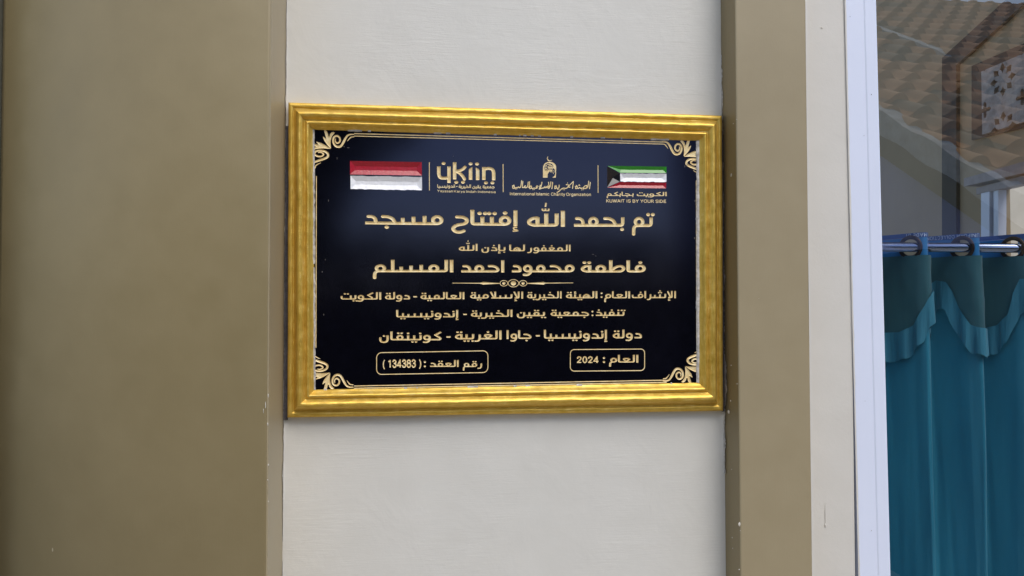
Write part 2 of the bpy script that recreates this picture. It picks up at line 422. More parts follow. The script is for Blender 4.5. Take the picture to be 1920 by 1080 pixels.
LAT = {}
def latin_glyphs():
    n = [(10, 46), (18, 63), (32, 71), (45, 65), (50, 48)]
    o = ell(32, 36, 23, 34)
    L = LAT
    def g(ch, w, *st): L[ch] = (w, [np.array(x, float) for x in st])
    sm = smooth
    g('I', 24, [(12, 0), (12, 100)]); g('l', 22, [(11, 0), (11, 100)]); g('i', 22, [(11, 0), (11, 72)], [(11, 90), (11, 98)])
    g('n', 61, [(10, 0), (10, 74)], np.vstack([sm(n), [(50, 0)]])); g('h', 61, [(10, 0), (10, 100)], np.vstack([sm(n), [(50, 0)]]))
    g('m', 94, [(10, 0), (10, 74)], np.vstack([sm([(10, 46), (17, 63), (28, 71), (40, 65), (45, 48)]), [(45, 0)]]), np.vstack([sm([(45, 46), (52, 63), (63, 71), (78, 65), (82, 48)]), [(82, 0)]]))
    g('t', 40, sm([(17, 96), (17, 50), (17, 16), (23, 4), (36, 4)]), [(2, 68), (36, 68)])
    g('r', 42, [(10, 0), (10, 74)], sm([(10, 44), (18, 62), (38, 69)]))
    g('o', 64, o); g('d', 66, o, [(55, 0), (55, 100)]); g('g', 66, o, sm([(55, 74), (55, 0), (48, -20), (30, -27), (10, -18)]))
    g('e', 62, [(9, 38), (55, 38)], sm([(55, 38), (50, 60), (32, 70), (14, 60), (9, 36), (14, 12), (32, 3), (52, 14)]))
    g('c', 58, sm([(53, 54), (44, 66), (31, 70), (14, 60), (9, 36), (14, 12), (31, 3), (45, 7), (53, 20)]))
    g('a', 60, sm([(11, 56), (18, 67), (30, 70), (44, 65), (48, 50), (48, 25), (50, 0)]), sm([(48, 42), (22, 38), (10, 22), (18, 5), (34, 6), (48, 22)]))
    g('s', 54, sm([(46, 58), (28, 70), (11, 57), (20, 42), (38, 34), (46, 19), (28, 3), (8, 16)]))
    g('y', 58, [(6, 73), (30, 6)], [(53, 73), (30, 6), (22, -18), (6, -26)]); g('z', 54, [(6, 68), (47, 68), (8, 5), (49, 5)])
    g('C', 82, sm([(72, 70), (58, 92), (40, 97), (18, 84), (9, 50), (18, 15), (40, 3), (60, 9), (73, 32)])); g('O', 88, ell(44, 50, 35, 48))
    g('Y', 78, [(6, 100), (38, 45), (38, 0)], [(71, 100), (38, 45)]); g('K', 78, [(12, 0), (12, 100)], [(70, 100), (14, 40)], [(32, 56), (72, 0)])
    g('U', 82, sm([(12, 100), (12, 40), (18, 12), (41, 2), (64, 12), (70, 40), (70, 100)])); g('W', 108, [(6, 100), (30, 3), (54, 92), (78, 3), (102, 100)])
    g('A', 84, [(6, 0), (42, 98), (78, 0)], [(18, 33), (66, 33)]); g('T', 72, [(36, 0), (36, 100)], [(2, 93), (70, 93)])
    g('S', 76, sm([(66, 72), (54, 94), (36, 97), (14, 84), (18, 62), (38, 52), (60, 42), (66, 22), (52, 5), (34, 3), (10, 26)]))
    b1 = sm([(12, 93), (48, 93), (62, 74), (48, 53), (12, 53)]); b2 = sm([(12, 53), (52, 53), (67, 30), (52, 7), (12, 7)])
    g('B', 76, [(12, 0), (12, 100)], b1, b2); g('R', 80, [(12, 0), (12, 100)], b1, [(40, 52), (70, 0)])
    g('D', 82, [(12, 0), (12, 100)], sm([(12, 93), (42, 93), (70, 50), (42, 7), (12, 7)])); g('E', 72, [(12, 0), (12, 100)], [(12, 93), (66, 93)], [(12, 51), (60, 51)], [(12, 7), (67, 7)])
    g('1', 60, [(34, 0), (34, 100)], [(34, 94), (10, 74)])
    g('3', 66, sm([(10, 76), (22, 95), (40, 95), (54, 78), (44, 58), (28, 53)]), sm([(28, 53), (48, 48), (57, 27), (42, 5), (22, 5), (8, 25)]))
    g('4', 68, [(46, 0), (46, 98), (6, 26), (64, 26)]); g('8', 66, ell(32, 75, 21, 21), ell(32, 29, 25, 27))
    g('2', 66, np.vstack([sm([(10, 70), (16, 90), (32, 96), (50, 86), (52, 66), (38, 44), (10, 7)]), [(58, 7)]])); g('0', 66, ell(32, 50, 23, 46))
    g('(', 34, sm([(26, 108), (12, 70), (12, 20), (26, -20)])); g(')', 34, sm([(8, 108), (22, 70), (22, 20), (8, -20)]))
latin_glyphs()
def latin(F, text, xl, xr, base, cap, slope=0.0, wt=7.5, anchor=None):
    x = 0.0; S = []
    for ch in text:
        w, st = LAT[ch]; S += [p+np.array([x, 0]) for p in st]; x += w+5
    lo = min(p[:, 0].min() for p in S)-wt; hi = max(p[:, 0].max() for p in S)+wt
    sx = (xr-xl)/(hi-lo); sy = cap/100.0
    for p in S:
        q = np.stack([xl+(p[:, 0]-lo)*sx, base-p[:, 1]*sy+slope*(p[:, 0]-lo)*sx], 1)
        F.stroke(q, wt*sx, wt*sy)

ITEMS = []         # name, label, material key, field, depth profile (slope, max)
def item(name, label, mat, F, prof=(.75, 2.0)):
    ITEMS.append((name, label, mat, F, prof)); return F
def zl(F, pts, ox, oy, sc, r, sm=True, **k):
    p = smooth(pts) if sm else np.array(pts, float)
    F.stroke(np.array([[ox+a/sc, oy+b/sc] for a, b in p]), r, **k)

def layout():
    al = 'alef_o '
    # heading
    F = item('heading_line', 'large top line of gilded Arabic lettering', 'gilt', Field())
    arabic(F, 'tooth_i+2a meem_f', 1184.8, 1228, 425.6, 30)
    arabic(F, 'tooth_i+1b hah_m meem_m dal_f', 1072.8, 1171, 425.2, 30)
    arabic(F, 'alef_o shortlam_i shortlam_m heh_f', 988, 1059.6, 425, 30)
    arabic(F, 'alef_o+h feh_i tooth_m+2a tooth_m+2a alef_f hah_o', 846, 973.6, 423.8, 29.5, .012)
    arabic(F, 'meem_i seen_m hah_m+1b dal_f', 681, 831.7, 422.4, 29, .012)
    F = item('dedication_line', 'small gilded line between the two large lines', 'gilt', Field())
    arabic(F, 'alef_o lam_i meem_m ain_m+1a feh_m waw_f reh_o', 987.7, 1070.2, 471.2, 12.6)
    arabic(F, 'lam_i heh_m alef_f', 954.6, 984.7, 471.0, 12.6)
    arabic(F, 'tooth_i+1b alef_f+h dal_o+1a noon_o', 902.4, 948.2, 470.6, 12.6)
    arabic(F, 'alef_o shortlam_i shortlam_m heh_f', 860, 895.7, 470.3, 13.4)
    F = item('name_line', 'large gilded line above the bead divider', 'gilt', Field())
    arabic(F, 'feh_i alef_f tah_i meem_m tehm_f', 1088.8, 1211.2, 510.9, 23)
    arabic(F, 'meem_i hah_m meem_m waw_f dal_o', 956.8, 1077.6, 510.7, 23)
    arabic(F, 'alef_o hah_i meem_m dal_f', 861.8, 945.7, 510.8, 23)
    arabic(F, 'alef_o lam_i meem_m seen_m lam_m meem_f', 699, 850.3, 510.5, 23.4)
    F = item('supervision_line', 'longest small line of gilded lettering', 'gilt', Field())
    arabic(F, 'alef_o lamalef_o+h sheen_i reh_f alef_o feh_o', 1184.4, 1267.7, 559.0, 13.5)
    arabic(F, 'alef_o lam_i ain_m alef_f meem_o', 1132.6, 1181.8, 559.3, 13.5)
    F.dot(1128, 549.6, 1.9, 1.7); F.dot(1128, 556.6, 1.9, 1.7)
    arabic(F, 'alef_o lam_i heh_m tooth_m+2b tooth_m+h tehm_f', 1060.9, 1120.4, 559.3, 13.5)
    arabic(F, 'alef_o lam_i hah_m+1a tooth_m+2b reh_f tooth_i+2b tehm_f', 987.8, 1053.4, 559.3, 13.3)
    arabic(F, 'alef_o lamalef_o+h seen_i lamalef_f meem_i tooth_m+2b tehm_f', 881.3, 981.2, 559.8, 13.3)
    arabic(F, 'alef_o lam_i ain_m alef_f lam_i meem_m tooth_m+2b tehm_f', 788.1, 871.1, 561, 13.6)
    F.stroke([(775, 556.1), (782.2, 556.1)], 1.2)
    arabic(F, 'dal_o waw_o lam_i tehm_f', 721.6, 769.3, 561.4, 13.8)
    arabic(F, 'alef_o lam_i kaf_m waw_f tooth_i+2b beh_f+2a', 638.5, 715.2, 561.6, 13.8)
    F = item('execution_line', 'small gilded line with a colon near its right end', 'gilt', Field())
    arabic(F, 'tooth_i+2a tooth_m+1a feh_m tooth_m+2b dal_f+1a', 1115.3, 1173.5, 592.3, 13.4)
    F.dot(1110.9, 584, 1.9, 1.7); F.dot(1110.9, 591, 1.9, 1.7)
    arabic(F, 'hah_i+1b meem_m ain_m tooth_m+2b tehm_f', 1032.1, 1104.8, 592.6, 13.4)
    arabic(F, 'tooth_i+2b qaf_m tooth_m+2b noon_f', 968.8, 1024.7, 592.9, 13.4)
    arabic(F, 'alef_o lam_i hah_m+1a tooth_m+2b reh_f tooth_i+2b tehm_f', 882.7, 961.2, 594, 13.6)
    F.stroke([(868.6, 589.3), (875.5, 589.3)], 1.2)
    arabic(F, 'alef_o+h tooth_i+1a dal_f waw_o tooth_i+1a tooth_m+2b seen_m tooth_m+2b alef_f', 742.6, 861.2, 595, 14)
    F = item('place_line', 'medium gilded line above the two outlined boxes', 'gilt', Field())
    arabic(F, 'dal_o waw_o lam_i tehm_f', 1148.6, 1204, 634.5, 16.8)
    arabic(F, 'alef_o+h tooth_i+1a dal_f waw_o tooth_i+1a tooth_m+2b seen_m tooth_m+2b alef_f', 1019.6, 1140.2, 635.0, 16.8)
    F.stroke([(1004.6, 629.3), (1012.4, 629.3)], 1.3)
    arabic(F, 'hah_i+1b alef_f waw_o alef_o', 949.6, 997, 635.5, 16.6)
    arabic(F, 'alef_o lam_i ain_m+1a reh_f tooth_i+1b tooth_m+2b tehm_f', 852.8, 940.9, 636.4, 17)
    F.stroke([(837.1, 631.5), (845, 631.5)], 1.3)
    arabic(F, 'kaf_i waw_f tooth_i+1a tooth_m+2b tooth_m+1a qaf_m alef_f noon_o', 710.7, 829.5, 638.2, 16.8)
    # the two boxes
    def rbox(F, x0, y0, x1, y1, sl, r, w):
        p = []
        for cx, cy, a0 in ((x1-r, y0+r, -90), (x1-r, y1-r, 0), (x0+r, y1-r, 90), (x0+r, y0+r, 180)):
            for a in np.linspace(a0, a0+90, 7):
                x = cx+r*math.cos(math.radians(a)); p.append((x, cy+r*math.sin(math.radians(a))-sl*(x-x0)))
        F.stroke(p+[p[0]], w, butt=False)
    F = item('year_box', 'outlined box with the year 2024', 'gilt', Field())
    rbox(F, 1069.4, 655.3, 1208.7, 695.7, .008, 7.5, .75)
    arabic(F, 'alef_o lam_i ain_m alef_f meem_o', 1141.8, 1197.2, 679.8, 14.6)
    F.dot(1132.5, 671, 2.1, 1.9); F.dot(1132.5, 678.6, 2.1, 1.9)
    latin(F, '2024', 1081.7, 1123.4, 680.2, 11.8, wt=8.6)
    F = item('contract_box', 'outlined box with a six figure number in brackets', 'gilt', Field())
    rbox(F, 706.2, 661.2, 914.9, 702.0, .018, 9.5, .75)
    arabic(F, 'reh_o qaf_i meem_f', 867.6, 904.2, 688.2, 12.6)
    arabic(F, 'alef_o lam_i ain_m qaf_m dal_f', 804.4, 860.4, 687.9, 13)
    F.dot(796.7, 678.6, 2, 1.9); F.dot(796.7, 686.6, 2, 1.9)
    latin(F, ')', 785.4, 789.9, 688.5, 13.6, wt=7); latin(F, '134383', 727.4, 780, 689, 14.2, slope=-.012, wt=9.3); latin(F, '(', 717.8, 722, 689.4, 13.6, wt=7)
    # bead divider
    F = item('bead_divider', 'thin gilded divider with three ringed beads', 'gilt', Field())
    q = lambda x, y: (840+x/8, 450+y/8)
    for cx, rx, ry, dx, dy in ((982, 78, 55, 40, 34), (838, 57, 42, 24, 21), (1127, 57, 42, 24, 21)):
        F.stroke([q(a, b) for a, b in ell(cx, 648, rx, ry, 36)], .55, butt=False); F.dot(840+cx/8, 531, dx/8, dy/8)
    F.stroke([q(65, 645), q(480, 647), q(530, 648), q(560, 648), q(780, 650)], .5, r=[.45, .75, 2.6, 2.1, .5])
    F.stroke([q(1880, 642), q(1465, 645), q(1430, 648), q(1400, 648), q(1185, 650)], .5, r=[.45, .75, 2.6, 2.1, .5])
    # flags
    sh = lambda P, d: [(x+(cx-x)*d, y+(cy-y)*d) for (x, y) in P for cx, cy in [np.mean(np.array(P), 0)]]
    item('flag_red_stripe', 'red upper stripe of the red and white flag', 'red', Field().poly([(656.3, 301.7), (790.8, 303.9), (791, 329.0), (656.3, 327.1)]), (.42, 9))
    F = item('flag_white_stripe', 'white lower stripe of the red and white flag', 'white', Field(), (.42, 9))
    rng = random.Random(4)
    top = [(657+t*134.2, 329.6+t*2.1+rng.uniform(-.5, .5)) for t in np.linspace(0, 1, 26)]
    bot = [(791.3-t*134, 356.6-t*2.2+rng.uniform(-.6, .6)) for t in np.linspace(0, 1, 26)]
    F.poly(top+bot)
    k = lambda x, y: (1130+x/12, 300+y/12)
    item('flag_green_stripe', 'green stripe of the four colour flag', 'green', Field().poly([k(105, 130), k(1437, 150), k(1435, 294), k(392, 286)]), (.42, 9))
    top = [k(396+t*1040, 301+t*9+rng.uniform(-6, 6)) for t in np.linspace(0, 1, 22)]
    bot = [k(1436-t*1040, 494-t*9+rng.uniform(-7, 7)) for t in np.linspace(0, 1, 22)]
    item('flag_white_stripe', 'white stripe of the four colour flag', 'white', Field().poly(top+bot), (.42, 9))
    item('flag_red_stripe', 'red stripe of the four colour flag', 'red', Field().poly([k(386, 496), k(1432, 506), k(1428, 638), k(100, 622)]), (.42, 9))
    item('flag_black_wedge', 'black wedge of the four colour flag', 'black', Field().poly([k(100, 142), k(386, 296), k(384, 486), k(102, 612)]), (.42, 12))
    # separators
    F = item('separator', None, 'gilt', Field()); F.stroke([(805, 304), (805.2, 357)], .7)
    F = item('separator', None, 'gilt', Field()); F.stroke([(943.3, 307.5), (943.6, 360)], .7)
    F = item('separator', None, 'gilt', Field()); F.stroke([(1121.3, 309.7), (1121.5, 361.3)], .7)
    # first logo
    F = item('word_logo', 'gilded Latin letter logo with dots above and below', 'gilt', Field())
    z = lambda p: [(810+a/14.4, 295+b/14.4) for a, b in p]
    R, R2 = 47/14.4, 38/14.4
    F.stroke(z([(184, 243), (184, 440)]+list(smooth([(184, 440), (196, 500), (240, 552), (320, 562), (440, 555)]))), R, R2)
    F.stroke(z([(460, 243), (460, 690)]), R); F.stroke(z([(612, 130), (612, 594)]), R)
    F.stroke(z(smooth([(640, 378), (740, 360), (830, 320), (900, 252)])), 2.9, 2.6); F.stroke(z(smooth([(650, 378), (740, 420), (830, 510), (884, 602)])), 3.0, 2.7)
    F.poly(z([(994, 604), (994, 330), (1020, 295), (1088, 258), (1092, 604)])); F.poly(z([(1186, 612), (1184, 272), (1255, 308), (1280, 345), (1282, 612)]))
    F.stroke(z([(1400, 262), (1400, 607)]), R); F.stroke(z(list(smooth([(1390, 345), (1460, 308), (1560, 300), (1640, 338), (1666, 420)]))+[(1668, 618)]), R, R2)
    for a, b in ((315, 163), (1043, 175), (1217, 178), (658, 672), (838, 670), (1458, 688), (1633, 688)): F.dot(810+a/14.4, 295+b/14.4, 53/14.4, 40/14.4)
    F = item('logo_caption', 'thin two line caption under the Latin letter logo', 'gilt', Field(), (.3, .8))
    arabic(F, 'hah_i+1b meem_m ain_m tooth_m+2b tehm_f', 904.8, 927.4, 353, 6.4, .005, .85)
    arabic(F, 'tooth_i+2b qaf_m tooth_m+2b noon_f', 885.7, 902.4, 352.7, 6.4, .005, .85)
    arabic(F, 'alef_o lam_i hah_m+1a tooth_m+2b reh_f tooth_i+2b tehm_f', 859.9, 883.2, 352.4, 6.5, .005, .85)
    F.stroke([(855, 349.6), (858, 349.6)], .55)
    arabic(F, 'alef_o tooth_i+1a dal_f waw_o tooth_i+1a tooth_m+2b seen_m tooth_m+2b alef_f', 819.7, 853.3, 352.0, 6.5, .005, .85)
    for t, a, b, c in (('Yayasan', 819.7, 848.9, 360.1), ('Karya', 851.1, 871.5, 360.8), ('Indah', 873.9, 893.1, 361.2), ('Indonesia', 896.1, 929.4, 361.5)): latin(F, t, a, b, c, 4.3, .015, 6.4)
    # second logo: arch with globe and hand
    F = item('arch_emblem', 'small gilded arch emblem with globe and hand under a crescent', 'gilt', Field(), (.3, .8))
    e = lambda p: [(950+a/11.294, 285+b/11.294) for a, b in p]
    arc = [(910+140*math.cos(math.radians(a)), 325-120*math.sin(math.radians(a))) for a in np.linspace(180, 0, 18)]
    F.poly(e([(768, 540)]+arc+[(1042, 540)]))
    F.poly(e([(868, 548), (868, 470), (900, 420), (926, 400), (932, 440), (965, 395), (985, 345), (1010, 350), (1026, 400), (1030, 460), (1010, 510), (950, 548)]), cut=True)
    for p in ([(815, 385), (808, 320), (830, 265), (880, 240), (940, 250), (985, 290)], [(830, 340), (850, 300), (900, 275), (960, 270)], [(830, 265), (900, 300), (990, 300)],
              [(815, 310), (880, 340), (990, 335)], [(880, 243), (862, 300), (870, 345)], [(850, 345), (900, 375), (975, 362)], [(815, 385), (850, 370), (860, 395)]):
        F.stroke(e(smooth(p)), .62, cut=True)
    for p in ([(960, 440), (1000, 380)], [(985, 460), (1014, 410)]): F.stroke(e(p), .4)
    F.stroke(e(smooth([(875, 95), (862, 130), (880, 172), (915, 184), (960, 170)])), .8, r=list(np.interp(np.linspace(0, 1, 29), [0, .5, 1], [.35, 1.0, .35])))
    F = item('script_line', 'gilded flowing script line under the arch emblem', 'gilt', Field(), (.3, .8))
    def sc(pts, w=.85): F.stroke(e(smooth(pts)), w, butt=False)
    def dd(*ps):
        for a, b in ps: F.dot(950+a/11.294, 285+b/11.294, .9, .8)
    sc([(1772, 642), (1764, 700), (1755, 776)]); sc([(1738, 614), (1728, 690), (1716, 742), (1690, 764), (1650, 772), (1628, 752), (1660, 716), (1700, 712), (1692, 752), (1640, 775), (1600, 760), (1575, 772), (1545, 750), (1520, 772), (1490, 762), (1462, 774), (1462, 735), (1492, 722), (1500, 750)])
    sc([(1540, 688), (1528, 706), (1552, 712)], .6); dd((1590, 800), (1620, 798), (1452, 728), (1478, 708))
    sc([(1412, 622), (1404, 700), (1394, 770)]); sc([(1400, 632), (1370, 665), (1320, 712), (1296, 738), (1340, 742)], .8); sc([(1262, 690), (1312, 700), (1296, 745), (1250, 768), (1210, 762), (1180, 770), (1150, 790), (1110, 830), (1066, 856)]); dd((1290, 656), (1196, 796), (1226, 798))
    sc([(1110, 700), (1108, 752), (1080, 768), (1046, 760), (1022, 776), (1020, 738), (1052, 722), (1058, 752)]); dd((1078, 792), (1106, 790), (1016, 720), (1044, 708))
    sc([(974, 640), (968, 700), (958, 776)]); sc([(936, 632), (926, 700), (906, 756), (880, 768), (886, 735), (906, 712)]); sc([(886, 640), (892, 690), (900, 735)])
    sc([(868, 716), (862, 746), (842, 750), (836, 728), (830, 750), (810, 752), (802, 734), (790, 756), (752, 764), (718, 776), (690, 784)]); sc([(748, 640), (736, 700), (716, 764)]); sc([(712, 700), (700, 740), (690, 784)])
    sc([(664, 728), (642, 716), (626, 742), (650, 756), (610, 768), (580, 762), (552, 772), (520, 764), (492, 776), (492, 738), (524, 724), (528, 756)]); dd((556, 796), (586, 794), (486, 722), (512, 708))
    sc([(486, 628), (480, 700), (466, 752)]); sc([(458, 634), (448, 700), (428, 748), (392, 754), (372, 732), (398, 716), (366, 748), (344, 752)]); sc([(344, 622), (336, 690), (332, 752)])
    sc([(318, 606), (308, 680), (294, 740), (270, 756), (252, 736), (230, 756), (200, 752), (170, 764), (134, 766), (128, 728), (158, 716), (164, 748)]); dd((186, 782), (214, 780), (122, 712), (150, 698))
    F = item('logo_caption', 'Latin caption line under the flowing script', 'gilt', Field(), (.3, .8))
    for t, a, b, c in (('International', 956, 1003, 365.9), ('Islamic', 1005.2, 1030.1, 366.3), ('Charity', 1033, 1059.9, 366.7), ('Organization', 1061.6, 1108.1, 367.0)): latin(F, t, a, b, c, 5.5, .008, 7.2)
    F = item('flag_caption', 'bold two line caption under the four colour flag', 'gilt', Field(), (.35, 1.0))
    arabic(F, 'alef_o lam_i kaf_m waw_f tooth_i+2b beh_f+2a', 1193.8, 1250.3, 367.6, 7.9)
    arabic(F, 'tooth_i+1b hah_m+1b alef_f tooth_i+1b kaf_m meem_f', 1137.4, 1188.3, 367.3, 7.9)
    for t, a, b, c in (('KUWAIT', 80, 500, 952), ('IS', 540, 632, 955), ('BY', 672, 815, 957), ('YOUR', 845, 1155, 958), ('SIDE', 1185, 1437, 961)): latin(F, t, 1130+a/12, 1130+b/12, 300+c/12, 5.7, .004, 7.4)
    # border lines
    F = item('border_line', None, 'gilt', Field()); F.stroke([(664, 250.4), (1247, 266.3)], .95)
    F = item('border_line', None, 'gilt', Field()); F.stroke([(664, 254.9), (1241, 269.9)], .8)
    F = item('border_line', None, 'gilt', Field()); F.stroke([(664, 723.6), (1250, 712.6)], .85)
    F = item('border_line', None, 'gilt', Field()); F.stroke([(664, 727.7), (1250, 716.6)], .95)
    F = item('border_line', None, 'gilt', Field()); F.stroke([(593.2, 330), (592.4, 652)], .8)
    F = item('border_line', None, 'gilt', Field()); F.stroke([(1305.6, 338), (1306.3, 644)], .8)
    # corner scrolls
    spiral = [(765, 372), (750, 430), (785, 492), (840, 492), (888, 440), (884, 360), (840, 306), (780, 296), (718, 330), (692, 410), (704, 500), (755, 576), (825, 606), (895, 596), (950, 540), (1000, 450), (1055, 345), (1115, 270), (1200, 240), (1300, 238)]
    tail = [(1105, 440), (1150, 375), (1210, 318), (1300, 304)]
    leaf = [(630, 664), (606, 650), (520, 560), (440, 450), (402, 350), (408, 326), (450, 362), (492, 384), (462, 270), (438, 190), (428, 120), (505, 160), (540, 235), (556, 318), (582, 322), (600, 250), (645, 196), (700, 182), (742, 205), (715, 235), (672, 285), (640, 345), (622, 430), (618, 530)]
    rad = lambda n, m: list(np.interp(np.linspace(0, 1, n), [0, .12, .55, .8, 1], [.7, 1.5*m, 1.9*m, 2.2*m, .95]))
    J = {'tl': (620.2, 278.7, 1, 1, .028), 'tr': (1282.3, 293.4, -.95, .96, .026), 'bl': (618.9, 698.9, 1, -.98, -.013), 'br': (1284.8, 687.2, -.95, -.95, -.013)}
    for key, (jx, jy, ax, ay, sl) in J.items():
        F = item('corner_scroll', None, 'gilt', Field(), (.7, 1.6))
        for tp in (0, 1):
            def m(p):
                o = []
                for x, y in p:
                    dx, dy = (x-622)/15.43, (y-668)/15.43
                    if tp: dx, dy = dy*1.25, dx*.86
                    o.append((jx+dx*ax, jy+dy*ay+sl*dx*ax))
                return np.array(o)
            s = smooth(spiral, 5)
            F.stroke(m(s), 1, r=rad(len(s), 1)); t = smooth(tail, 5); F.stroke(m(t), 1, r=list(np.linspace(.4, 1.1, len(t)*2//3))+[.85]*(len(t)-len(t)*2//3))
            F.poly(m(leaf))
layout()
# ================================================================ the setting
ZC = 1.56                                        # height of the middle of the plaque
xe = lambda u: float(P(u, 540, 0)[0])
XL = -0.3065; XR = 0.3058                        # corners of the recess
YL = -0.0965; YR = -0.050                        # fronts of the left pillar and of the right pilaster
XP = float(P(1517.5, 540, YR)[0])                # right edge of the pilaster
XLL = float(P(2.5, 300, YL)[0])                  # left edge of the left pillar
ZT, ZB = 3.3, 0.0
WX0, WX1, WZ0, WZ1 = xe(1597), xe(1597)+1.25, .60, 2.35      # window opening

def sheet(xs, zs, y, jitter=0.0, seed=0):
    A = np.zeros((len(zs), len(xs), 3))
    for i, z in enumerate(zs):
        for j, x in enumerate(xs):
            A[i, j] = (x, y+(jitter*mnoise.noise((x*3+seed, z*3, seed)) if jitter else 0), z)
    return A
g = mesh('ground', *box(-40, 40, -60, .0, -.3, 0), plain('paved_ground', (.42, .36, .26), .7, 0, .15, 1.5, .2)); structure(g)

# white wall in the recess, a thin trowelled skin on its masonry
V, Fc = boxes((XL-.02, XR+.02, .012, .20, ZB, ZT))
wallo = mesh('wall', V, Fc, MAT['wall'])
tag(wallo, 'off-white brushed recessed wall panel that carries the gold framed plaque', 'wall')
A = sheet(np.linspace(XL-.01, XR+.01, 40), np.linspace(.6, 2.6, 120), 0.0, .0022, 2)
gridmesh('plaster_skin', A, MAT['wall'], wallo)
# left pillar
pp = [(XL, .20), (XL, YL+.0012), (XL-.0012, YL), (XL-.004, YL)]; px_, py_, k_ = XL-.004, YL, 0      # its face is given a gentle bow to shade it towards the left
while float(proj((px_, py_, 1.7))[0]) > 3 and k_ < 200:
    ph_ = math.radians(43)*min(1, max(0, k_/42)**1.1); px_ -= .009*math.cos(ph_); py_ += .009*math.sin(ph_); k_ += 1; pp.append((px_, py_))
XLL, YLL = px_, py_
pp.append((XLL, .25)); n = len(pp)
V = [(x, y, ZB) for x, y in pp]+[(x, y, ZT) for x, y in pp]
Fc = [(i, (i+1) % n, (i+1) % n+n, i+n) for i in range(n)]+[tuple(range(n)), tuple(range(2*n-1, n-1, -1))]
pil = fixn(mesh('pillar', V, Fc, None, mats=[MAT['brown'], MAT['brown_lit']]))
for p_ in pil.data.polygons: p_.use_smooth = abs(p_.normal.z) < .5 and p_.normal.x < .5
for p_ in pil.data.polygons: p_.material_index = 1 if p_.normal.x > .5 else 0        # the return's lighter brown, raised further in place of side light
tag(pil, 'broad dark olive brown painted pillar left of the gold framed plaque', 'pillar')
# ragged white paint that has strayed round the corner onto the pillar's return and the pilaster's return
def ragged(name, x, y0, zs, amp, seed, mat, parent, off, sgn=-1, base=.002):
    rg = random.Random(seed); Vv, Ff = [], []; wv = base
    for i, z in enumerate(zs):
        wv = max(.0003, base+amp*(mnoise.noise((z*9, seed, 0))*.8+mnoise.noise((z*38, seed, 3))*.7)+rg.uniform(-.15, .15)*amp)
        Vv += [(x+off, y0, z), (x+off, y0+sgn*wv, z)]
    for i in range(len(zs)-1): Ff.append((2*i, 2*i+1, 2*i+3, 2*i+2))
    return mesh(name, Vv, Ff, mat, parent)
ragged('stray_paint', XL, .001, np.linspace(.9, 2.2, 420), .007, 3, MAT['putty'], pil, .0006, -1, .005)
ragged('stray_paint', XL, .001, np.linspace(ZC-.32, ZC+.30, 240), .012, 8, MAT['wall'], pil, .0009, -1, .004)
# right pilaster: slightly out of plumb, so its edges follow the photograph's
V, Fc = boxes((XR, XP, YR, .20, ZB, ZT))
for i, (x, y, z) in enumerate(V):
    k = (z-1.5)/.80
    V[i] = (x-.0016*k, y, z)
pla = fixn(mesh('pilaster', V, Fc, None, mats=[MAT['brownp'], MAT['brown_shaded']])); bevel(pla, .0025, 3)
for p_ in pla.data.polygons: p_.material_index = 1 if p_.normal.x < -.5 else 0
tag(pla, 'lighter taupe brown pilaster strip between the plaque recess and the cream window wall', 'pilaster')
ragged('stray_paint', XR, .001, np.linspace(ZC-.30, ZC+.30, 240), .012, 12, MAT['putty'], pla, -.0012, -1, .006)
# cream wall with the window opening
V, Fc = boxes((XP-.01, WX0, 0.0, .20, ZB, ZT), (WX1, WX1+1.2, 0.0, .20, ZB, ZT), (WX0, WX1, 0.0, .20, WZ1, ZT), (WX0, WX1, 0.0, .20, ZB, WZ0))
cw = mesh('wall', V, Fc, MAT['cream'])
tag(cw, 'smooth cream wall strip between the brown pilaster and the white window frame', 'wall')
# wall edge at the far left, with depth added to shade the pillar
V, Fc = boxes((XLL-.30, XLL-.004, YLL-.06, .25, ZB, ZT))
lw = mesh('wall', V, Fc, plain('dark_olive_wall', (.20, .20, .165), .6)); bevel(lw, .004)
tag(lw, 'dark edge of the wall past the dark brown pillar at the far left, its depth added to shade it', 'wall')

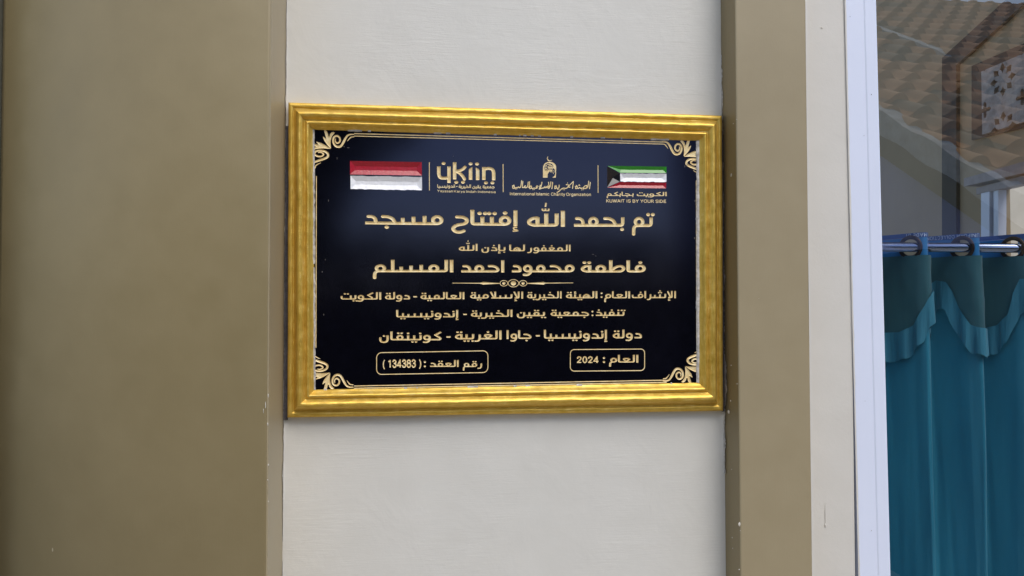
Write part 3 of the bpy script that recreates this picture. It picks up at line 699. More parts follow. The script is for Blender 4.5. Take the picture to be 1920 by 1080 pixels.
# ================================================================ the plaque
pq = thing('plaque', 'black stone plaque with gilded Arabic lettering and two flags in a gold moulded frame', 'plaque', (0, 0, ZC))
YS = -0.0140                                       # face of the stone
OUT = P(np.array([540.6, 1354.2, 1356.0, 538.6]), np.array([191.8, 216.2, 770.4, 783.2]), -.0115)
INN = P(np.array([588.0, 1309.3, 1309.6, 590.0]), np.array([243.2, 264.0, 717.6, 730.6]), YS)
def to_world(px, py, depth):
    p = P(px, py, YS); p = p.copy(); p[..., 1] += depth; return p
def march(Fd, i0, j0, merge):
    """polygons of the region Fd < 0 on the grid; returns grid points, crossing points, faces"""
    ins = Fd < 0; ny, nx = Fd.shape
    c = ins[:-1, :-1].astype(int)+ins[:-1, 1:]+ins[1:, 1:]+ins[1:, :-1]
    faces = []; vid = {}; pts = []
    def gv(j, i):
        k = (0, j, i)
        if k not in vid: vid[k] = len(pts); pts.append((GX0+GH*(i+i0), GY0+GH*(j+j0), Fd[j, i]))
        return vid[k]
    def ev(ja, ia, jb, ib):
        if (ja, ia) > (jb, ib): ja, ia, jb, ib = jb, ib, ja, ia
        k = (1, ja, ia, jb, ib)
        if k not in vid:
            a, b_ = Fd[ja, ia], Fd[jb, ib]; t = a/(a-b_); t = min(.98, max(.02, t))
            vid[k] = len(pts); pts.append((GX0+GH*(i0+ia+(ib-ia)*t), GY0+GH*(j0+ja+(jb-ja)*t), 0.0))
        return vid[k]
    full = c == 4
    if merge:
        for j in range(ny-1):
            row = np.concatenate([[0], full[j].astype(np.int8), [0]]); d = np.diff(row)
            for a, b_ in zip(np.where(d == 1)[0], np.where(d == -1)[0]):
                faces.append((gv(j, a), gv(j, b_), gv(j+1, b_), gv(j+1, a)))
    else:
        for j, i in zip(*np.where(full)): faces.append((gv(j, i), gv(j, i+1), gv(j+1, i+1), gv(j+1, i)))
    for j, i in zip(*np.where((c > 0) & (c < 4))):
        cs = ((j, i), (j, i+1), (j+1, i+1), (j+1, i)); f = []
        for k in range(4):
            a, b_ = cs[k], cs[(k+1) % 4]
            if ins[a]: f.append(gv(*a))
            if ins[a] != ins[b_]: f.append(ev(*a, *b_))
        if len(f) >= 3: faces.append(tuple(f))
    return np.array(pts), faces
ALL = np.full((GNY, GNX), BIG)
MPP = .00074                                        # metres per design unit
for name, label, mk, Fl, (sl_, mx) in ITEMS:
    i0, j0, Fd = Fl.eval()
    s_ = ALL[j0:j0+Fd.shape[0], i0:i0+Fd.shape[1]]; np.minimum(s_, Fd, out=s_)
    pts, fcs = march(Fd, i0, j0, False)
    if not len(fcs): continue
    dep = np.minimum(-pts[:, 2], mx)*sl_*MPP
    o = mesh(name, to_world(pts[:, 0], pts[:, 1], dep), fcs, MAT[mk], pq)
    if label: o['label'] = label
pts, fcs = march(-ALL, 0, 0, True)
o = mesh('stone_face', to_world(pts[:, 0], pts[:, 1], 0*pts[:, 0]), fcs, MAT['stone'], pq)
c4 = to_world(np.array([GX0, GX1, GX1, GX0]), np.array([GY0, GY0, GY1, GY1]), .009)
mesh('stone_slab', *prism([tuple(p) for p in c4], (0, .02, 0)), MAT['stone'], pq)

# frame: one moulded rail per side, mitred at the corners
PROF = [(0, 0), (0, .0105), (.02, .0125), (.08, .0135), (.15, .0138), (.185, .0132), (.205, .0118), (.24, .0120), (.28, .0150), (.33, .0195), (.39, .0232), (.45, .0250), (.51, .0252), (.57, .0238),
        (.62, .0214), (.66, .0192), (.685, .0188), (.715, .0202), (.755, .0222), (.80, .0225), (.84, .0212), (.88, .0185), (.93, .0165), (.97, .0152), (1.0, .0141), (1.015, .0128)]
def rail(k, matk):
    A, Bq, a, b_ = OUT[k], OUT[(k+1) % 4], INN[k], INN[(k+1) % 4]
    n = 190 if k % 2 == 0 else 140
    G = np.zeros((n+1, len(PROF), 3))
    for i in range(n+1):
        s = i/n; o_ = A+(Bq-A)*s; q_ = a+(b_-a)*s
        for j, (t, h) in enumerate(PROF):
            p = o_+(q_-o_)*t
            e = mnoise.noise((p[0]*22, p[2]*22, t*2.2+k))*.0005+mnoise.noise((p[0]*75, p[2]*75, t*6+k))*.0007
            if j in (0, len(PROF)-1): e = 0
            wob = mnoise.noise((p[0]*16+5, p[2]*16, k*3))*.0004
            dirv = (q_-o_)/np.linalg.norm(q_-o_)
            p = p+dirv*wob*(1 if 0 < j else .7)*(0 if i in (0, n) else 1)
            G[i, j] = (p[0], -(h+e), p[2])
    return gridmesh('frame_rail', G, MAT[matk], pq, flat=False)
for k in range(4): rail(k, 'gold_h' if k % 2 == 0 else 'gold_v')
# putty smeared along the inner edge of the frame
def putty(k, amp, seed, gaps, base):
    a, b_ = INN[k], INN[(k+1) % 4]; nrm = (INN[(k+2) % 4]+INN[(k+3) % 4]-a-b_); nrm = nrm/np.linalg.norm(nrm)
    n = 260; Vv, Ff = [], []; on = []
    for i in range(n+1):
        s = i/n; p = a+(b_-a)*s
        wv = base+amp*(mnoise.noise((s*14, seed, 0))+.8*mnoise.noise((s*60, seed, 4))); on.append(wv > gaps)
        wv = max(wv, .0004)
        Vv += [(p[0]-nrm[0]*.002, YS-.0012, p[2]-nrm[2]*.002), (p[0]+nrm[0]*wv*.5, YS-.0012, p[2]+nrm[2]*wv*.5), (p[0]+nrm[0]*wv, YS-.0001, p[2]+nrm[2]*wv)]
    for i in range(n):
        if on[i] and on[i+1]:
            for q in (0, 1): Ff.append((3*i+q, 3*i+q+1, 3*i+q+4, 3*i+q+3))
    return mesh('putty_line', Vv, Ff, MAT['putty'], pq)
putty(0, .0012, 2, .0008, .0006); putty(1, .0009, 5, .0004, .0030); putty(2, .0011, 7, .0010, .0006); putty(3, .0010, 11, .0005, .0013)
# dark gap and mortar between frame and the two returns
def filler(u0, u1, v0, v1, seed):
    zs = np.linspace(v0, v1, 160); Vv, Ff = [], []
    for i, z in enumerate(zs):
        e = .0006*mnoise.noise((z*50, seed, 1))
        Vv += [(u0+e, -.004+.002*mnoise.noise((z*30, seed, 2)), z), (u1-e, -.004, z)]
    for i in range(len(zs)-1): Ff.append((2*i, 2*i+1, 2*i+3, 2*i+2))
    return mesh('gap_filler', Vv, Ff, MAT['crack'], pq)
filler(XL+.0006, float(OUT[0][0])+.001, float(OUT[3][2])-.004, float(OUT[0][2])-.03, 1)
filler(float(OUT[1][0])-.001, XR-.0004, float(OUT[2][2])-.002, float(OUT[1][2])-.02, 4)

# ================================================================ the window
YG = .030
win = thing('window', 'white framed window with a large reflecting pane and teal curtain behind it', 'window', (WX0, 0, WZ0))
FO, FS, FI = xe(1597), xe(1631), float(P(1656.8, 540, -.003)[0])
prof = [(0, -.0012), (.0008, -.0020), (FS-FO, -.0020), (FS-FO+.002, -.0030), (FI-FO-.002, -.0032), (FI-FO, -.0024), (FI-FO, YG+.02), (0, YG+.02)]
def jamb(x0, sgn, name):
    z0, z1 = WZ0, WZ1
    pr = [(x0+sgn*a, y) for a, y in prof]
    V = [(x, y, z0) for x, y in pr]+[(x, y, z1) for x, y in pr]; n = len(pr)
    if sgn > 0:                                    # the mason's jamb leans a little
        V = [(x+.0145*(1.5-z)/.80*.75, y, z) for x, y, z in V]
    Fc = [(i, (i+1) % n, (i+1) % n+n, i+n) for i in range(n)]+[tuple(range(n)), tuple(range(2*n-1, n-1, -1))]
    return fixn(mesh(name, V, Fc, MAT['frame'], win))
jamb(FO, 1, 'jamb'); jamb(WX1, -1, 'jamb')
V, Fc = box(FO+.07, WX1-.07, -.007, YG+.02, WZ1-.06, WZ1); bevel(mesh('head_rail', V, Fc, MAT['frame'], win), .002)
V, Fc = box(FO+.07, WX1-.07, -.007, YG+.02, WZ0, WZ0+.06); bevel(mesh('sill_rail', V, Fc, MAT['frame'], win), .002)
m_, nt, b = newmat('window_glass')
nt.nodes.remove(b); out = nt.nodes['Material Output']
tr = nt.nodes.new('ShaderNodeBsdfTransparent'); tr.inputs[0].default_value = (.80, .83, .86, 1)
gl = nt.nodes.new('ShaderNodeBsdfGlossy'); gl.inputs['Roughness'].default_value = 0.0
gl.inputs['Color'].default_value = (1, 1, 1, 1)
geo = nt.nodes.new('ShaderNodeNewGeometry'); dt = nt.nodes.new('ShaderNodeVectorMath'); dt.operation = 'DOT_PRODUCT'
nt.links.new(geo.outputs['Normal'], dt.inputs[0]); nt.links.new(geo.outputs['Incoming'], dt.inputs[1])
sch = math_(nt, 'POWER', math_(nt, 'SUBTRACT', 1.0, math_(nt, 'ABSOLUTE', dt.outputs['Value'])), 5.0)
rf = math_(nt, 'ADD', math_(nt, 'MULTIPLY', sch, .70), .165)
mx_ = nt.nodes.new('ShaderNodeMixShader'); nt.links.new(rf, mx_.inputs[0]); nt.links.new(tr.outputs[0], mx_.inputs[1]); nt.links.new(gl.outputs[0], mx_.inputs[2]); nt.links.new(mx_.outputs[0], out.inputs[0])
MAT['glass'] = m_
mesh('glass', [(FI-.02, YG, WZ0), (WX1-.05, YG, WZ0), (WX1-.05, YG, WZ1), (FI-.02, YG, WZ1)], [(0, 1, 2, 3)], MAT['glass'], win)

# ================================================================ curtain and rod
YM = .135                                          # middle of the folds
cur = thing('curtain', 'teal eyelet curtain with a ruffled swag and blue header hanging behind the glass', 'curtain', (FI, YM, .5))
YROD = YM-.020                                   # the rod passes where each fold comes forward
rz = float(P(1750, 464.5, YROD)[2])
PER = float(P(1746.3, 465, YM)[0]-P(1650.3, 465, YM)[0])
PH = float(P(1734, 437, YM-.035)[0])               # where one fold comes nearest
AMP = .036
def fold(th, z):
    """th in turns; returns x, y of the cloth"""
    a = 2*math.pi*th
    k = 1.0+.12*mnoise.noise((th*.9, z*.8, 1))
    amp = AMP*(1-.25*min(1, max(0, (rz-z)/.9)))*(1 if z > rz-.08 else k)
    x = PH+PER*th+.0*math.sin(a)+.004*mnoise.noise((th*1.7, z*2.2, 7))*min(1, max(0, (rz-.05-z)/.2))
    low = min(1, max(0, (rz-.05-z)/.3))
    x += .020*max(0, rz-z)+low*(.006*mnoise.noise((th*3.1, z*1.1, 21))+.0022*mnoise.noise((th*11, z*3.5, 5)))
    y = YM-amp*math.cos(a)+low*(.0035*mnoise.noise((th*9, z*2.0, 31))+.0018*mnoise.noise((th*24, z*5, 8)))+.010*mnoise.noise((th*2.3, z*1.3, 4))*min(1, max(0, (rz-.05-z)/.3))
    return x, y
def cloth(name, t0, t1, nt_, zf, nz, mat, off=0.0, extra=None, skip=None):
    ths = np.linspace(t0, t1, nt_); G = np.zeros((nz, nt_, 3))
    for j, t in enumerate(ths):
        za, zb = zf(t)
        for i in range(nz):
            z = za+(zb-za)*i/(nz-1)
            x, y = fold(t, z); x2, y2 = fold(t+.004, z); tx, ty = x2-x, y2-y; L = math.hypot(tx, ty) or 1
            o_ = off+(extra(t, z, i/(nz-1)) if extra else 0)
            G[i, j] = (x+ty/L*o_, y-tx/L*o_, z)
    V = G.reshape(-1, 3); Fc = []
    for i in range(nz-1):
        for j in range(nt_-1):
            if skip and skip(.5*(ths[j]+ths[j+1]), (G[i, j, 2]+G[i+1, j, 2])/2): continue
            Fc.append((i*nt_+j, i*nt_+j+1, (i+1)*nt_+j+1, (i+1)*nt_+j))
    return mesh(name, V, Fc, mat, cur, flat=False)
def satin(name, c, c2, rough, sheen=.2):
    m_, nt, b = newmat(name)
    n = noise(nt, coords(nt, (1, 1, .15)), 30, 4, .6)
    nt.links.new(ramp(nt, n, [(.3, c), (.7, c2)]), b.inputs['Base Color']); setb(b, Roughness=rough, Sheen_Weight=sheen, Specular_IOR_Level=.35)
    wv = noise(nt, coords(nt, (1, 1, .3)), 18, 3, .5); bump(nt, b, wv, .25, .004)
    return m_
MAT['teal'] = satin('teal_curtain_satin', (.030, .25, .36), (.045, .32, .44), .34)
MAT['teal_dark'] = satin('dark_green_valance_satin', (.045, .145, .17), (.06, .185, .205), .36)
def gathered(name, c, c2):
    m_, nt, b = newmat(name)
    n = noise(nt, coords(nt, (1, 1, .06)), 95, 3, .6)
    nt.links.new(ramp(nt, n, [(.3, c), (.7, c2)]), b.inputs['Base Color']); setb(b, Roughness=.45, Sheen_Weight=.2); bump(nt, b, n, .7, .004)
    return m_
MAT['ruffle_plain'] = satin('pale_blue_ruffle_satin', (.075, .33, .44), (.10, .39, .51), .36)
MAT['ruffle'] = gathered('gathered_ruffle', (.045, .26, .36), (.075, .34, .45))
MAT['header'] = satin('blue_header_tape', (.022, .21, .50), (.035, .27, .58), .45)
MAT['tape'] = plain('navy_selvedge', (.014, .085, .30), .5); MAT['print'] = plain('woven_print', (.62, .70, .85), .5)
TA, TB = -2.6, 7.4
ztop = rz+.0235
HR = .0150                                         # eyelet radius
# eyelets sit on the faces that look left
tc = [k-.158 for k in range(-2, 8)]
def hole(t, z):
    k = min(tc, key=lambda q: abs(q-t)); x0, y0 = fold(k, rz); x1, y1 = fold(t, rz)
    return math.hypot(math.hypot(x1-x0, y1-y0), z-rz) < HR
nper = 60
N_ = int((TB-TA)*nper)
cloth('header_tape', TA, TB, N_, lambda t: (ztop-.0075, rz-.013), 14, MAT['header'], 0, None, hole)
cloth('selvedge', TA, TB, N_, lambda t: (ztop, ztop-.0073), 4, MAT['tape'], .0006)
cloth('cloth', TA, TB, N_, lambda t: (rz-.0128, .52), 60, MAT['teal'], 0, lambda t, z, s: .0012*mnoise.noise((t*9, z*60, 2)) if z > rz-.05 else 0.0, hole)
# scalloped swag: its lower edge and the ruffle sewn to it, given along the curtain as the photograph shows it
SU = [1550, 1600, 1655, 1690, 1717, 1733, 1744, 1758, 1778, 1789, 1800, 1822, 1844, 1872, 1894, 1905, 1914, 1930, 1950, 1975, 2000, 2040]
SA = [520, 610, 626, 625, 612, 576, 537, 528, 531, 548, 576, 611, 619, 612, 592, 545, 525, 526, 545, 580, 615, 626]
SB = [590, 660, 678, 678, 664, 637, 600, 580, 580, 609, 634, 659, 669, 662, 642, 612, 590, 580, 600, 640, 665, 678]
def vz(t, vv):
    z = rz-.1
    for _ in range(3):
        x, y = fold(t, z); u, v0 = proj((x, y, z)); v = float(np.interp(u, SU, vv))
        z = float(EYE[2]+ray(u, v)[2]*(y-EYE[1]))
    return min(z, rz-.03)
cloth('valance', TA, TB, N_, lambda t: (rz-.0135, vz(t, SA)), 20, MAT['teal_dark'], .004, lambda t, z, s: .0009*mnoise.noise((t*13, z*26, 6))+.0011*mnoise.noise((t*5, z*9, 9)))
cloth('ruffle', TA, TB, N_*2, lambda t: (vz(t, SA)+.002, vz(t, SB)+.004*mnoise.noise((t*8, 2, 2))+.0022*math.sin(t*46+1)), 8, MAT['ruffle'], .0065, lambda t, z, s: (.002+.005*s)*math.sin(t*46+3*mnoise.noise((t*7, 1, 1)))*(.5+.5*mnoise.noise((t*4, 3, 1))))
for k in tc:                                       # eyelets
    x0, y0 = fold(k, rz); x1, y1 = fold(k+.01, rz); tx, ty = x1-x0, y1-y0; L = math.hypot(tx, ty); tx /= L; ty /= L
    nx, ny = ty, -tx; Vv, Ff = [], []; R1, r1, n1, n2 = HR+.0018, .0034, 40, 10
    for i in range(n1):
        a = 2*math.pi*i/n1
        for j in range(n2):
            c_ = 2*math.pi*j/n2; rr = R1+r1*math.cos(c_); h = r1*.7*math.sin(c_)+.001
            Vv.append((x0+tx*rr*math.cos(a)+nx*h, y0+ty*rr*math.cos(a)+ny*h, rz+rr*math.sin(a)))
    for i in range(n1):
        for j in range(n2): Ff.append((i*n2+j, ((i+1) % n1)*n2+j, ((i+1) % n1)*n2+(j+1) % n2, i*n2+(j+1) % n2))
    if proj((x0, y0, rz))[0] > 1600: mesh('eyelet', Vv, Ff, MAT['ring'], cur, flat=False)
# woven words on the selvedge, upside down as they hang
def woven(text, t_right, zmid, h):
    x = 0.0; Vv, Ff = [], []
    arc = [(t_right-.002*i) for i in range(600)]
    pos = [fold(t, zmid) for t in arc]; d = [0.0]
    for i in range(1, len(pos)): d.append(d[-1]+math.hypot(pos[i][0]-pos[i-1][0], pos[i][1]-pos[i-1][1]))
    for ch in text:
        if ch == ' ': x += 50; continue
        wd, st = LAT[ch]
        for p in st:
            for a, b_ in zip(p[:-1], p[1:]):
                dv = np.array(b_)-np.array(a); L = np.hypot(*dv) or 1; n_ = np.array([-dv[1], dv[0]])/L*8
                q = len(Vv)
                for e in (a+n_, a-n_, b_-n_, b_+n_):
                    t = float(np.interp((e[0]+x)*h/100, d, arc)); X, Y = fold(t, zmid); X2, Y2 = fold(t+.004, zmid); tx, ty = X2-X, Y2-Y; L2 = math.hypot(tx, ty) or 1
                    Vv.append((X+ty/L2*.0010, Y-tx/L2*.0010, zmid+(.5-e[1]/100)*h))
                Ff.append((q, q+1, q+2, q+3))
        x += wd+14
    return mesh('woven_words', Vv, Ff, MAT['print'], cur)
for ch, wd_, st_ in (('M', 92, ([(10, 0), (10, 100), (46, 25), (82, 100), (82, 0)],)), ('N', 82, ([(10, 0), (10, 100), (72, 0), (72, 100)],)), ('F', 66, ([(12, 0), (12, 100)], [(12, 93), (62, 93)], [(12, 51), (54, 51)])), ('L', 64, ([(12, 100), (12, 7), (60, 7)],))):
    LAT[ch] = (wd_, [np.array(q_, float) for q_ in st_])
woven('MADE BY', .03, ztop-.0037, .0056); woven('UNIFORM COLLECTION', 1.03, ztop-.0037, .0056)
# rod
n = 24; xa, xb = xe(1500), WX1+.15; rr = .0078
V = [(x, YROD+rr*math.cos(2*math.pi*i/n), rz+.0005+rr*math.sin(2*math.pi*i/n)) for x in (xa, xb) for i in range(n)]
Fc = [(i, (i+1) % n, (i+1) % n+n, i+n) for i in range(n)]+[tuple(range(n)), tuple(range(2*n-1, n-1, -1))]
rod = fixn(mesh('curtain_rod', V, Fc, MAT['chrome'])); rod.data.shade_smooth()
tag(rod, 'polished chrome rod running through the eyelets of the teal curtain', 'curtain rod')

# ================================================================ the room behind the glass
XI = EYE[0]+2.6
MAT['inside'] = plain('inside_wall_paint', (.44, .325, .195), .7, 0, .08, 3)
MAT['band'] = plain('dark_brown_band', (.030, .020, .014), .6, 0, .15, 8)
oz = lambda u, v: PX(np.array(u, float), np.array(v, float), XI)
hw = [tuple(p) for p in oz([1886, 1960, 1960, 1886], [353, 333, 560, 520])]
hy0, hy1 = hw[1][1], hw[0][1]; hz0, hz1 = 1.2, hw[0][2]
V, Fc = boxes((XI, XI+.02, .2, hy0, 0, 3.4), (XI, XI+.02, hy1, 7.0, 0, 3.4), (XI, XI+.02, hy0, hy1, hz1, 3.4), (XI, XI+.02, hy0, hy1, 0, hz0))
iw = mesh('wall', V, Fc, MAT['inside']); tag(iw, 'dim beige inner side wall seen through the window pane', 'wall')
def plate(name, us, vs_, thick, mat, parent):
    return fixn(mesh(name, *prism([tuple(p) for p in oz(us, vs_)], (-thick, 0, 0)), mat, parent))
plate('wall_band', [1773, 1915, 1950, 1800, 1800, 1773], [109, -20, -12, 122, 470, 470], .02, MAT['band'], iw)
mesh('floor', *box(-.6, 12, .2, 8, -.05, 0), plain('inside_floor_tile', (.25, .24, .22), .4)); structure(bpy.data.objects['floor'])
V, Fc = box(-.7, XI+.15, .20, 1.5, 3.2, 3.35); tag(mesh('ceiling', V, Fc, MAT['inside']), 'plain ceiling slab over the room behind the window', 'ceiling')
# pierced plaster screen high on that wall
scr = thing('lattice_screen', 'pierced white plaster lattice screen in a dark frame seen through the glass', 'screen', tuple(oz([1850], [180])[0]))
plate('backing', [1826, 1960, 1960, 1826], [124, 66, 230, 263], .012, MAT['band'], scr)
q = oz([1853, 1968, 1968, 1853], [138, 86, 218, 246])
ya, yb, za, zb_ = q[1][1], q[0][1], q[2][2], q[0][2]
ny_, nz_ = 180, 150; h_ = max((yb-ya)/ny_, (zb_-za)/nz_)
YY = np.arange(int((yb-ya)/h_)+2)*h_; ZZ = np.arange(int((q[1][2]-za)/h_)+2)*h_
cell = .22
def star(y, z):
    y = (y+cell/2) % cell-cell/2; z = (z+cell/2) % cell-cell/2
    r_ = np.hypot(y, z)/cell; a_ = np.arctan2(z, y)
    return r_
gy, gz = np.meshgrid(YY, ZZ)
r1_ = star(gy, gz); a1 = np.arctan2((gz+cell/2) % cell-cell/2, (gy+cell/2) % cell-cell/2)
r2_ = star(gy+cell/2, gz+cell/2); a2 = np.arctan2(gz % cell-cell/2, gy % cell-cell/2)
pet1 = np.maximum(np.abs(r1_-.24)-.115, -.5)+.10*np.abs(np.sin(4*a1))     # petals round each centre are the holes
pet2 = r2_-.13-.05*np.cos(4*a2)
body = -np.minimum(pet1, pet2)
sv = (GX0, GY0, GH)
ins_ = body < 0
Vv, Ff, ids = [], [], {}
for j in range(body.shape[0]-1):
    for i in range(body.shape[1]-1):
        if body[j:j+2, i:i+2].max() < 0.02:
            f_ = []
            for jj, ii in ((j, i), (j, i+1), (j+1, i+1), (j+1, i)):
                if (jj, ii) not in ids: ids[(jj, ii)] = len(Vv); Vv.append((XI-.024, ya+YY[ii], za+ZZ[jj]))
                f_.append(ids[(jj, ii)])
            Ff.append(f_)
lat = mesh('lattice', Vv, Ff, plain('white_plaster_lattice', (.40, .365, .345), .6, 0, .35, 25, .8), scr)
sd_ = lat.modifiers.new('solid', 'SOLIDIFY'); sd_.thickness = .02; sd_.offset = 0
# window on that wall
iwin = thing('window', 'small white framed window low on the inner side wall beside the curtain top', 'window', tuple(oz([1870], [440])[0]))
MAT['trim'] = plain('dusty_pink_trim', (.36, .30, .29), .6)
plate('window_trim', [1833, 1960, 1960, 1833], [335, 300, 322, 350], .07, MAT['trim'], iwin)
plate('window_trim', [1849, 1960, 1960, 1849], [353, 324, 340, 365], .05, MAT['trim'], iwin)
plate('window_frame', [1858, 1874, 1874, 1858], [362, 358, 560, 560], .05, MAT['frame'], iwin)
plate('window_frame', [1878, 1887, 1887, 1878], [357, 355, 560, 560], .04, MAT['frame'], iwin)
plate('gasket', [1874, 1878, 1878, 1874], [358, 357, 560, 560], .03, MAT['gasket'], iwin)
ow = mesh('wall', *box(2.9, 16, 6.0, 6.2, 0, 5.5), plain('beige_outer_wall', (.62, .55, .43), .8, 0, .08, 2)); tag(ow, 'beige wall outside, seen through the small inner window', 'wall')

# ================================================================ the house across the yard (seen mirrored in the pane)
XG = EYE[0]+2.6
def virt(u, v, D):         # a point seen in the pane at depth D, as a real place across the yard
    d = ray(u, v); p = EYE+d*D; return np.array([p[0], 2*YG-p[1], p[2]])
def gable(u, v):
    d = ray(u, v); D = (XG-EYE[0])/d[0]; return EYE[2]+d[2]*D, EYE[1]+D
zA, dA = gable(1652, 226); zB, dB = gable(1892, 373)
slope = (zA-zB)/(dA-dB)
dr = ray(1800, 12)[2]; DR = (zA-EYE[2]-slope*(dA-EYE[1]))/(dr-slope)          # depth of the ridge
dR = EYE[1]+DR; zR = zA+slope*(dR-dA)
dE = dB-.55; zE = zA+slope*(dE-dA)
hs = thing('house', 'low house across the yard with a weathered clay tile roof, mirrored in the window pane', 'house', (XG, 2*YG-dB, 0))
XW = XG+9.5; run = dR-dE; rise = zR-zE; SL = math.hypot(run, rise)
tw, tl = .205, .27
xs = np.arange(0, XW-XG, tw/11); ss = []
nrow = int(SL/tl)+1
for r_ in range(nrow):
    for q_ in (0, .35, .75, .985, .99): ss.append((r_+q_)*tl)
ss = np.array([s for s in ss if s <= SL])
G = np.zeros((len(ss), len(xs), 3))
nrm_ = np.array([0, -rise/SL, 0]); 
for i, s in enumerate(ss):
    f_ = s/tl; row = int(f_+1e-6); inn = f_-row
    for j, x in enumerate(xs):
        ph = (x/tw) % 1.0; col_ = int(x/tw)
        hgt = .044*math.sin(math.pi*min(1, ph/.62))**.8 if ph < .62 else -.016*math.sin(math.pi*(ph-.62)/.38)
        hgt += .040*inn+.010*mnoise.noise((col_*3.1, row*2.7, 0))       # s runs down from the ridge; tiles lift towards their lower lip
        yv = dR-s*run/SL; zz = zR-s*rise/SL
        n_y, n_z = -rise/SL, run/SL
        G[i, j] = (XG+x, 2*YG-(yv+n_y*hgt), zz+n_z*hgt)
m_, nt, b = newmat('weathered_clay_tiles')
tcn = nt.nodes.new('ShaderNodeTexCoord'); sx_ = nt.nodes.new('ShaderNodeSeparateXYZ'); nt.links.new(tcn.outputs['UV'], sx_.inputs[0])
cx_ = math_(nt, 'FLOOR', math_(nt, 'DIVIDE', sx_.outputs[0], tw)); cy_ = math_(nt, 'FLOOR', math_(nt, 'DIVIDE', sx_.outputs[1], tl))
cb_ = nt.nodes.new('ShaderNodeCombineXYZ'); nt.links.new(cx_, cb_.inputs[0]); nt.links.new(cy_, cb_.inputs[1])
wn = nt.nodes.new('ShaderNodeTexWhiteNoise'); nt.links.new(cb_.outputs[0], wn.inputs['Vector'])
big = noise(nt, coords(nt), 1.1, 4, .6); fine = noise(nt, coords(nt), 14, 5, .7)
ff = math_(nt, 'ADD', math_(nt, 'MULTIPLY', wn.outputs['Value'], .55), math_(nt, 'ADD', math_(nt, 'MULTIPLY', big, .45), math_(nt, 'MULTIPLY', fine, .42)))
nt.links.new(ramp(nt, ff, [(.30, (.17, .125, .07)), (.46, (.33, .225, .12)), (.62, (.52, .28, .12)), (.80, (.68, .35, .14))]), b.inputs['Base Color']); setb(b, Roughness=.85)
MAT['tiles'] = m_
roof = gridmesh('roof', G, MAT['tiles'], hs)
uvl = roof.data.uv_layers.new(name='UVMap'); mm = len(xs)
idx = np.zeros(len(roof.data.loops), int); roof.data.loops.foreach_get('vertex_index', idx)
uvv = np.stack([xs[idx % mm]+1e-4, ss[idx//mm]], 1); pl = np.repeat(np.arange(len(roof.data.polygons)), 4)
cen = uvv.reshape(-1, 4, 2).mean(1)[pl]; uvl.data.foreach_set('uv', cen.astype(np.float32).ravel())
MAT['mortar'] = plain('grey_white_mortar', (.62, .60, .55), .85, 0, .25, 12, .4)
MAT['fascia'] = plain('olive_brown_fascia', (.17, .135, .06), .6, 0, .1, 8)
MAT['housewall'] = plain('pale_house_plaster', (.37, .39, .62), .8, 0, .12, 2.5)
def along(s, x, up_=0):
    yv = dR-s*run/SL; zz = zR-s*rise/SL; return (x, 2*YG-(yv-rise/SL*up_), zz+run/SL*up_)
# ridge caps
for k in range(40):
    x0 = XG+k*tw; Vv, Ff = [], []
    for a_, (xx, r0) in enumerate(((x0, .085), (x0+tw*.8, .075), (x0+tw*.82, .095), (x0+tw*1.02, .10))):
        for i in range(9):
            t = math.pi*i/8; Vv.append((xx, 2*YG-(dR+r0*math.cos(t)), zR-.01+r0*.8*math.sin(t)))
    for a_ in range(3):
        for i in range(8): Ff.append((a_*9+i, a_*9+i+1, a_*9+i+10, a_*9+i+9))
    mesh('ridge_cap', Vv, Ff, MAT['tiles'], hs, flat=False)
# verge mortar, fascia board, gable wall
def strip(name, x0, x1, u0, u1, mat, wob=0.0, s0=0.0, s1=None):
    n_ = 60; s1 = s1 or SL; Vv, Ff = [], []
    for i in range(n_+1):
        s = s0+(s1-s0)*i/n_; e = wob*mnoise.noise((s*6, u0*9, 2))
        Vv += [along(s, x0, u0-e), along(s, x0, u1+e), along(s, x1+e, u1+e), along(s, x1, u0)]
    for i in range(n_):
        for q_ in range(4): Ff.append((4*i+q_, 4*i+(q_+1) % 4, 4*i+4+(q_+1) % 4, 4*i+4+q_))
    return mesh(name, Vv, Ff, mat, hs)
strip('verge_mortar', XG-.03, XG+.06, -.055, .055, MAT['mortar'], .018)
strip('fascia_board', XG-.012, XG+.02, -.17, -.057, MAT['fascia'])
gz = [along(0, XG, -.10), along(SL, XG, -.10)]
Vv = [(XG+.02, gz[0][1], gz[0][2]), (XG+.02, gz[1][1], gz[1][2]), (XG+.02, gz[1][1]-.35, gz[1][2]-.0), (XG+.02, gz[1][1]-.35, 0), (XG+.02, gz[0][1], 0)]
Vv = [(XG+.02, gz[0][1], gz[0][2]), (XG+.02, gz[1][1], gz[1][2]), (XG+.02, gz[1][1], 0), (XG+.02, gz[0][1]-.1, 0), (XG+.02, gz[0][1]-.1, gz[0][2]-.1*slope)]
fixn(mesh('gable_wall', *prism(Vv, (.15, 0, 0)), MAT['housewall'], hs))
V, Fc = box(XG+.012, XG+.15, gz[0][1]-.1, gz[1][1], 0, 1.80); mesh('added_dark_band', V, Fc, plain('added_dark_band_paint', (.030, .029, .022), .7), hs)  # dark band added so the lower pane reflects next to nothing
V, Fc = box(XG+.2, XW, gz[1][1]-.75, gz[1][1]-.6, 0, gz[1][2]-.1); mesh('front_wall', V, Fc, MAT['housewall'], hs)
Vv = [along(0, XG, 0), along(0, XW, 0), (XW, 2*YG-dR-.2, zR-.2*slope), (XG, 2*YG-dR-.2, zR-.2*slope)]
mesh('back_roof', Vv, [(0, 1, 2, 3)], MAT['tiles'], hs)
